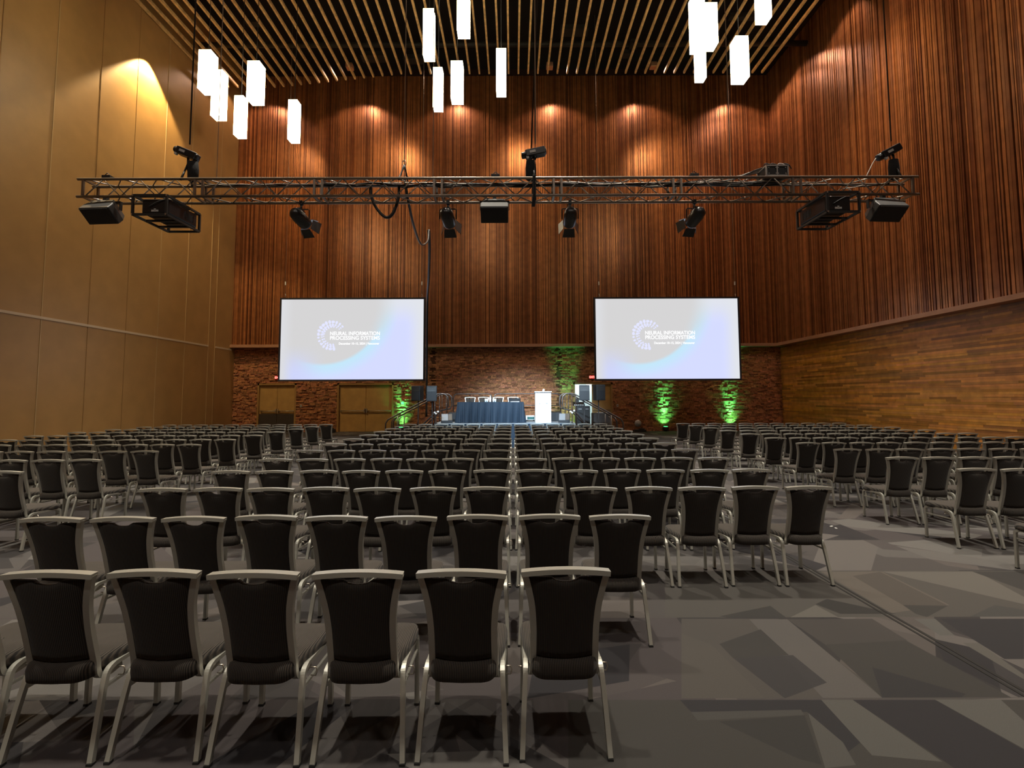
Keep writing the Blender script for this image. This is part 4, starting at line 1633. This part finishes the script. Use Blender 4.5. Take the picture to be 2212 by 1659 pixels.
def cage(corner_px, side, lab_c, lab_p):
    """side=+1: cage recedes to the right of its near face (left one)"""
    x0, y0, x1, y1 = corner_px
    Yn, Yf = 7.45, 8.25
    A, B = at(x0, y0, Yn), at(x1, y1, Yn)
    w_, h_, d_ = B.x - A.x, A.z - B.z, Yf - Yn
    c = ((A.x + B.x) / 2, Yn, B.z)
    r = thing('projector_cage', lab_c, 'cage', c, group='projector cages under the truss')
    f_ = MB()
    t_ = 0.016
    for x in (-w_ / 2, w_ / 2):
        for y in (0, d_):
            f_.box((x, y, h_ / 2), (2 * t_, 2 * t_, h_))
        for z in (0, h_):
            f_.box((x, d_ / 2, z), (2 * t_, d_, 2 * t_))
    for y in (0, d_):
        for z in (0, h_):
            f_.box((0, y, z), (w_, 2 * t_, 2 * t_))
    f_.box((0, d_ * 0.35, 0), (w_, 2 * t_, 2 * t_))
    f_.box((0, d_ * 0.7, 0), (w_, 2 * t_, 2 * t_))
    f_.build('frame', M['black'], r)
    k_ = MB()
    for x in (-w_ / 2, w_ / 2):
        for z in (0, h_):
            k_.box((x, -t_ - 0.002, z), (0.02, 0.006, 0.03))
    k_.build('corner_bolt', M['steel'], r)
    for x in (-w_ * 0.3, w_ * 0.3):
        MB().box((x, YTR - Yn + TS * 0.5, h_ + 0.045), (0.05, 0.36, 0.045)).build('clamp', M['black'], r)
    pr = thing('projector', lab_p, 'projector', (c[0] + side * 0.05, Yn + 0.05, c[2] + 0.035), group='projectors in their cages')
    w2, h2, d2 = w_ * 0.80, h_ * 0.78, d_ * 0.86
    bd_ = MB().box((0, d2 / 2, h2 / 2), (w2, d2, h2)).build('body', M['blackgloss'], pr, 0.02)
    MB().box((0, -0.004, h2 * 0.18), (0.11, 0.006, 0.03)).box((0, -0.004, h2 * 0.26), (0.03, 0.006, 0.03)).build('badge', M['plastic'], bd_)
    MB().lathe([(0.06, 0), (0.07, 0.06), (0.05, 0.07)], 18, (0, d2, h2 / 2), 'Y').build('lens', M['blackgloss'], pr)
    v_ = MB()
    for k in range(7):
        v_.box((side * (w2 / 2 + 0.002), d2 * 0.55 + k * 0.035, h2 * 0.5), (0.006, 0.014, h2 * 0.5))
    v_.build('vents', M['speakerbody'], bd_)
    MB().tube(smooth([(w2 * 0.3, -0.01, h2 * 0.9), (w2 * 0.1, -0.02, h2 * 0.75), (-w2 * 0.2, -0.015, h2 * 0.45)], 5), 0.006, 6).build('power_cord', M['speakerbody'], pr)


cage((288, 422, 359, 463), 1, 'black projector cage under the left part of truss', 'black projector inside the left cage')
cage((1786, 415, 1857, 457), -1, 'black projector cage under the right part of truss', 'black projector inside the right cage')

# chain hoists on the truss


def hoist(px, label, bx, tilt, bagdx, g='chain hoists on the truss'):
    p = at(px, 384, YTR + 0.14)
    r = thing('chain_hoist', label, 'chain hoist', (p.x, YTR + 0.14, ZTT), group=g)
    MB().tube([(0, -0.15, -0.02), (0, 0, 0.32), (0, 0.15, -0.02)], 0.018, 6).tube([(0.02, -0.02, 0.2), (0.0, 0, 0.46)], 0.014, 6).build('sling', M['cable'], r)
    m_ = Matrix.Translation((bx, 0, 0.50)) @ Matrix.Rotation(R(tilt), 4, 'Y')
    b_ = MB().set(m_)
    b_.box((0, 0, 0), (0.34, 0.16, 0.12))
    b_.lathe([(0.055, -0.24), (0.06, -0.17), (0.06, 0.17), (0.05, 0.19)], 14, (0, 0, 0), 'X')
    mo_ = b_.build('motor', M['blackgloss'], r, 0.012)
    MB().set(m_).box((-0.05, -0.085, 0.0), (0.10, 0.008, 0.04)).box((-0.15, -0.05, -0.07), (0.04, 0.04, 0.05)).build('label_plate', M['plastic'], mo_)
    MB().tube([(bx * 0.3, 0, 0.42), (bx * 0.1, 0.02, 0.47), (0.02, 0, 0.42), (0.0, 0, 0.36)], 0.010, 6).build('hook', M['steel'], r)
    g_ = MB()
    hb = 0.34
    n_ = 14
    prof = [(0.055, 0.0), (0.085, 0.02), (0.09, hb * 0.6), (0.075, hb), (0.06, hb + 0.005)]
    g_.set(Matrix.Translation((bagdx, 0, 0.02)) @ Matrix.Scale(0.75, 4, (0, 1, 0)))
    g_.lathe(prof, n_)
    g_.build('chain_bag', M['bagcloth'], r)
    MB().tube([(bagdx - 0.05, 0, 0.34), (bx, 0, 0.46)], 0.008, 5).tube([(bagdx + 0.05, 0, 0.34), (bx + 0.03, 0, 0.46)], 0.008, 5).build('bag_strap', M['cable'], r)


hoist(404, 'chain hoist standing on left part of truss, bag at its right', 0.0, 22, 0.10)
hoist(1153, 'chain hoist at the middle of truss, bag at its left', 0.03, -12, -0.05)
hoist(1932, 'long tilted chain hoist at right end of truss', -0.06, -27, 0.0)
# ratchet strap wrapped round the truss at the middle
p = at(1154, 410, YTR)
o = MB().box((0, -0.03, 0.15), (0.05, 0.03, 0.36)).box((0, TS + 0.03, 0.15), (0.05, 0.03, 0.36)).box((0, TS / 2, 0.33), (0.05, TS + 0.08, 0.03)).box((0, TS / 2, -0.04), (0.06, TS + 0.08, 0.05)).build('truss_strap', M['bagcloth'], None, 0.008, (p.x, YTR, ZTB))
tag(o, 'black strap wrapped round the truss under the centre hoist', 'strap')

# power distribution box
A, B = at(1652, 356, YTR + 0.05), at(1699, 377, YTR + 0.05)
r = thing('power_box', 'metal edged power box with cables on top of truss', 'power box', ((A.x + B.x) / 2, YTR + 0.15, ZTT + 0.025))
w_, h_ = B.x - A.x, 0.19
MB().box((0, 0, h_ / 2), (w_ - 0.02, 0.26, h_ - 0.02)).build('body', M['black'], r)
f_ = MB()
for x in (-w_ / 2, w_ / 2):
    for y in (-0.14, 0.14):
        f_.box((x, y, h_ / 2), (0.022, 0.022, h_))
    for z in (0.01, h_ - 0.01):
        f_.box((x, 0, z), (0.022, 0.28, 0.022))
for y in (-0.14, 0.14):
    for z in (0.01, h_ - 0.01):
        f_.box((0, y, z), (w_, 0.022, 0.022))
f_.box((0, -0.14, h_ / 2), (0.02, 0.02, h_))
f_.build('metal_edge', M['alu'], r)
k_ = MB()
for x in (-0.14, -0.02, 0.02, 0.14):
    for z in (0.045, h_ - 0.045):
        k_.box((x, -0.146, z), (0.014, 0.01, 0.014))
k_.build('screws', M['plastic'], r)
for k, (dx_, mt_) in enumerate(((-0.15, 'cable'), (-0.05, 'cable'), (0.08, 'cablew'), (0.16, 'cable'))):
    MB().tube(smooth([(dx_, 0, h_), (dx_ + 0.01, -0.03, h_ + 0.07), (dx_ + 0.09, -0.05, h_ + 0.05), (dx_ + 0.14, -0.04, h_ - 0.02)], 5), 0.009, 6).build('lead', M[mt_], r)
for k in range(7):
    cable('supply_cable', [(1648 - 2 * k, 362 + 2 * k), (1630 - 4 * k, 368 + 2 * k), (1608 - 6 * k, 378 + k), (1585 - 10 * k, 388 + k % 3), (1540 - 10 * k, 394)],
          YTR + 0.04 + 0.03 * k, 0.007, M['wire'] if k % 2 else M['cable'], 'cable running from the truss power box down to its left', 'cable', 'cables leaving the power box')
cable('data_cable', [(1892, 342), (1884, 355), (1872, 380), (1862, 400), (1820, 408)], YTR + 0.1, 0.007, M['cablew'], 'pale cable hanging from the right hoist to truss')
for k, px in enumerate((228, 1070, 1501)):
    p = at(px, 384, YTR)
    o = MB().box((0, 0.05, 0.03), (0.14, 0.1, 0.05)).tube([(-0.05, 0.03, 0.05), (0, 0.03, 0.10), (0.06, 0.03, 0.05)], 0.008, 6).build('truss_coupler', M['black'], None, 0.01, (p.x, YTR, ZTT + 0.02))
    tag(o, ['small black coupler on the left end of truss top', 'small black coupler on truss above middle speaker', 'small coupler on truss above rightmost spotlight'][k], 'coupler')

# ------------------------------------------------------------------ chairs
PW = 0.50
HC = 0.924


def make_chair():
    r = empty('banquet_chair', (0, 0, 0))
    # seat cushion
    s_ = MB()
    n1, n2 = 14, 10
    outline = []
    for t_ in range(40):
        a_ = 2 * PI * t_ / 40
        ex = 0.24
        cx_ = math.copysign(abs(math.cos(a_)) ** ex, math.cos(a_))
        cy_ = math.copysign(abs(math.sin(a_)) ** ex, math.sin(a_))
        yy = 0.287 + 0.243 * cy_
        hw_ = 0.147 + 0.064 * min(1.0, (cy_ + 1) * 0.75) ** 0.7
        outline.append((hw_ * cx_, yy))
    lay = [(0.93, 0.388), (0.985, 0.393), (1.0, 0.408), (1.0, 0.425), (0.975, 0.445), (0.90, 0.455), (0.5, 0.462), (0.01, 0.464)]
    vs_ = []
    for k_, z_ in lay:
        for (x_, y_) in outline:
            cxx, cyy = 0, 0.287
            vs_.append((cxx + (x_ - cxx) * k_, cyy + (y_ - cyy) * k_, z_ + 0.010 * ((x_ / 0.2) ** 2 if y_ < 0.2 else 0) - (0.02 if y_ < 0.12 and k_ < 0.99 and z_ < 0.4 else 0)))
    fs_ = [tuple(range(40))[::-1]]
    for i in range(len(lay) - 1):
        for k in range(40):
            l = (k + 1) % 40
            fs_.append((i * 40 + k, i * 40 + l, i * 40 + 40 + l, i * 40 + 40 + k))
    fs_.append(tuple((len(lay) - 1) * 40 + k for k in range(40)))
    s_.add(vs_, fs_, True)
    s_.build('seat', M['fabric'], r)
    # back: side profile (z -> half width, y)
    prof = [(0.905, 0.217, 0.0), (0.86, 0.204, 0.008), (0.80, 0.190, 0.020), (0.73, 0.178, 0.036), (0.63, 0.171, 0.060), (0.53, 0.1705, 0.085), (0.45, 0.1715, 0.105)]

    def hw_y(z_):
        for i in range(len(prof) - 1):
            a_, b_ = prof[i], prof[i + 1]
            if z_ >= b_[0]:
                t_ = (z_ - b_[0]) / (a_[0] - b_[0])
                t_ = min(max(t_, 0), 1)
                return b_[1] + (a_[1] - b_[1]) * t_, b_[2] + (a_[2] - b_[2]) * t_
        return prof[-1][1], prof[-1][2]
    # upholstered panel
    nx, nz = 16, 14
    vf, vb = [], []
    for j in range(nz + 1):
        for i in range(nx + 1):
            u_ = i / nx * 2 - 1
            ztop = 0.888 - (0.022 * max(0.0, 1 - (u_ / 0.36) ** 2) ** 0.5 if abs(u_) < 0.36 else 0.0) - 0.004
            zbot = 0.462 + 0.012 * u_ * u_
            z_ = zbot + (ztop - zbot) * j / nz
            w_, y_ = hw_y(z_)
            w_ -= 0.022
            bow = -0.018 * (1 - u_ * u_)          # panel bowed to the rear
            edge = 0.008 * (abs(u_) ** 10) + 0.004 * (max(0, (j / nz - 0.9)) * 10) ** 2
            vb.append((u_ * w_, y_ + bow - 0.006 + edge, z_))
            vf.append((u_ * w_, y_ + bow + 0.030 - edge, z_))
    o_ = (nx + 1) * (nz + 1)
    fs_ = []
    for j in range(nz):
        for i in range(nx):
            a_ = j * (nx + 1) + i
            fs_.append((a_, a_ + 1, a_ + nx + 2, a_ + nx + 1))
            fs_.append((o_ + a_, o_ + a_ + nx + 1, o_ + a_ + nx + 2, o_ + a_ + 1))
    for i in range(nx):
        fs_.append((i, o_ + i, o_ + i + 1, i + 1))
        q = nz * (nx + 1)
        fs_.append((q + i, q + i + 1, o_ + q + i + 1, o_ + q + i))
    for j in range(nz):
        a_, b_ = j * (nx + 1), (j + 1) * (nx + 1)
        fs_.append((a_, b_, o_ + b_, o_ + a_))
        fs_.append((a_ + nx, o_ + a_ + nx, o_ + b_ + nx, b_ + nx))
    MB().add(vb + vf, fs_, True).build('backrest', M['fabric_shaded'], r)
    # frame of the back
    fr = MB()
    for sg in (-1, 1):
        P = [(sg * (w_ - 0.015), y_ + 0.008, z_) for z_, w_, y_ in prof] + [(sg * 0.158, 0.116, 0.405), (sg * 0.160, 0.130, 0.372), (sg * 0.168, 0.165, 0.360), (sg * 0.178, 0.24, 0.374)]
        fr.sweep(smooth(P, 3), 0.031, 0.026)
    P = []
    for i in range(13):
        u_ = i / 12 * 2 - 1
        P.append((u_ * 0.2155, 0.006 - 0.008 * (1 - u_ * u_), 0.902 + 0.014 * (1 - u_ * u_)))
    fr.sweep(P, 0.046, 0.024, (0, 1, 0))
    fr.build('back_frame', M['chairmetal'], r)
    # legs and seat rails
    for sg in (-1, 1):
        lg_a = MB().sweep(smooth([(sg * 0.214, 0.045, 0.012), (sg * 0.203, 0.095, 0.22), (sg * 0.195, 0.128, 0.345), (sg * 0.192, 0.150, 0.385), (sg * 0.190, 0.19, 0.398)], 4), 0.024, 0.024).build('leg', M['chairmetal'], r)
        lg_b = MB().sweep(smooth([(sg * 0.198, 0.505, 0.012), (sg * 0.195, 0.505, 0.33), (sg * 0.194, 0.495, 0.375), (sg * 0.193, 0.46, 0.392)], 4), 0.024, 0.024).build('leg', M['chairmetal'], r)
        MB().box((sg * 0.214, 0.045, 0.006), (0.028, 0.028, 0.012)).build('foot_cap', M['cap'], lg_a)
        MB().box((sg * 0.198, 0.505, 0.006), (0.028, 0.028, 0.012)).build('foot_cap', M['cap'], lg_b)
        MB().sweep([(sg * 0.190, 0.19, 0.398), (sg * 0.193, 0.46, 0.392)], 0.022, 0.022).sweep([(sg * 0.196, 0.135, 0.315), (sg * 0.195, 0.495, 0.305)], 0.014, 0.014).build('side_rail', M['chairmetal'], r)
    lk = MB()
    lk.tube([(0.205, 0.20, 0.375), (0.232, 0.20, 0.375), (0.238, 0.20, 0.355), (0.232, 0.20, 0.335), (0.205, 0.20, 0.335)], 0.0035, 5)
    lk.tube([(-0.205, 0.20, 0.36), (-0.228, 0.20, 0.36)], 0.0035, 5)
    lk.build('linking_hook', M['steel'], r)
    return r


ORD = ['first', 'second', 'third', 'fourth', 'fifth', 'sixth', 'seventh', 'eighth', 'ninth', 'tenth', 'eleventh', 'twelfth', 'thirteenth']
seats = []                                   # (x, y, label, group)
Y1, DY = 2.40, 1.07
XLB = at(225.5, 1000, 6.75).x - 0.217        # last column of the left block
XRB = at(1906.8, 990, 6.75).x + 0.217
far = []
for rI in range(13):
    yy = Y1 + DY * rI
    # middle block
    cols = list(range(-7, 6))
    if rI == 0:
        cols = list(range(-6, 1))
    if rI == 1:
        cols = list(range(-7, 2))
    for c_ in cols:
        x_ = (c_ + 0.5) * PW
        side = 'right' if c_ >= 0 else 'left'
        k_ = c_ if c_ >= 0 else -c_ - 1
        lab = 'dark banquet chair, middle block, %s row from camera, %s %s of the centre line' % (ORD[rI], ORD[k_], side)
        (far if rI == 12 else seats).append((x_, yy, lab, 'banquet chairs of the middle block'))
    lim = 1108 / F * (yy + 0.5) + 0.3
    if rI >= 3:
        for k_ in range(11):
            x_ = XLB - k_ * PW * 0.985
            if -x_ - 0.25 < lim:
                lab = 'dark banquet chair, left block, %s row from camera, %s seat from the aisle' % (ORD[rI], ORD[k_])
                (far if rI == 12 else seats).append((x_, yy, lab, 'banquet chairs of the left block'))
    if rI >= 2:
        for k_ in range(11):
            x_ = XRB + k_ * PW * 0.985
            if x_ - 0.25 < lim:
                lab = 'dark banquet chair, right block, %s row from camera, %s seat from the aisle' % (ORD[rI], ORD[k_])
                (far if rI == 12 else seats).append((x_, yy, lab, 'banquet chairs of the right block'))
chair0 = make_chair()
rj = random.Random(21)
for i, (x_, y_, lab, g_) in enumerate(seats):
    o = chair0 if i == 0 else copy_tree(chair0)
    j_ = 1.0 if y_ > 3 else 0.6
    o.location = (x_ + rj.uniform(-0.008, 0.008) * j_, y_ + rj.uniform(-0.022, 0.022), 0)
    o.rotation_euler = (0, 0, R(rj.uniform(-1.2, 1.2)))
    tag(o, lab, 'chair', g_)
# chairs on the stage behind the table, facing the hall
for k, px in enumerate((1015.5, 1044.5, 1076.5, 1108)):
    p = at(px, 860, YT + 1.5)
    o = copy_tree(chair0)
    o.location = (p.x, YT + 1.55, ZST + 0.001)
    o.rotation_euler = (0, 0, PI + R([2, -3, 1, 0][k]))
    tag(o, ['leftmost chair behind the stage table, facing the hall', 'second chair from left behind the stage table',
            'third chair from left behind the stage table', 'rightmost chair behind the stage table, behind the laptop'][k], 'chair', 'chairs behind the stage table')
# the farthest row of chairs, seen only as a line of rail tops
vs, fs, smo, mi = [], [], [], []
mats = []
for (x_, y_, lab, g_) in far:
    jx, jy = x_ + rj.uniform(-0.008, 0.008), y_ + rj.uniform(-0.015, 0.015)
    for ch in KIDS[chair0.name]:
        me = ch.data
        if me.materials[0] not in mats:
            mats.append(me.materials[0])
        m_i = mats.index(me.materials[0])
        n0 = len(vs)
        vs += [(v.co.x + jx, v.co.y + jy, v.co.z) for v in me.vertices]
        for p in me.polygons:
            fs.append(tuple(v + n0 for v in p.vertices))
            smo.append(p.use_smooth)
            mi.append(m_i)
me = bpy.data.meshes.new('banquet_chairs')
me.from_pydata(vs, [], fs)
me.polygons.foreach_set('use_smooth', smo)
for m_ in mats:
    me.materials.append(m_)
me.polygons.foreach_set('material_index', mi)
o = bpy.data.objects.new('banquet_chairs', me)
COL.objects.link(o)
tag(o, 'farthest row of dark banquet chairs across all three blocks', 'chairs', kind='stuff')
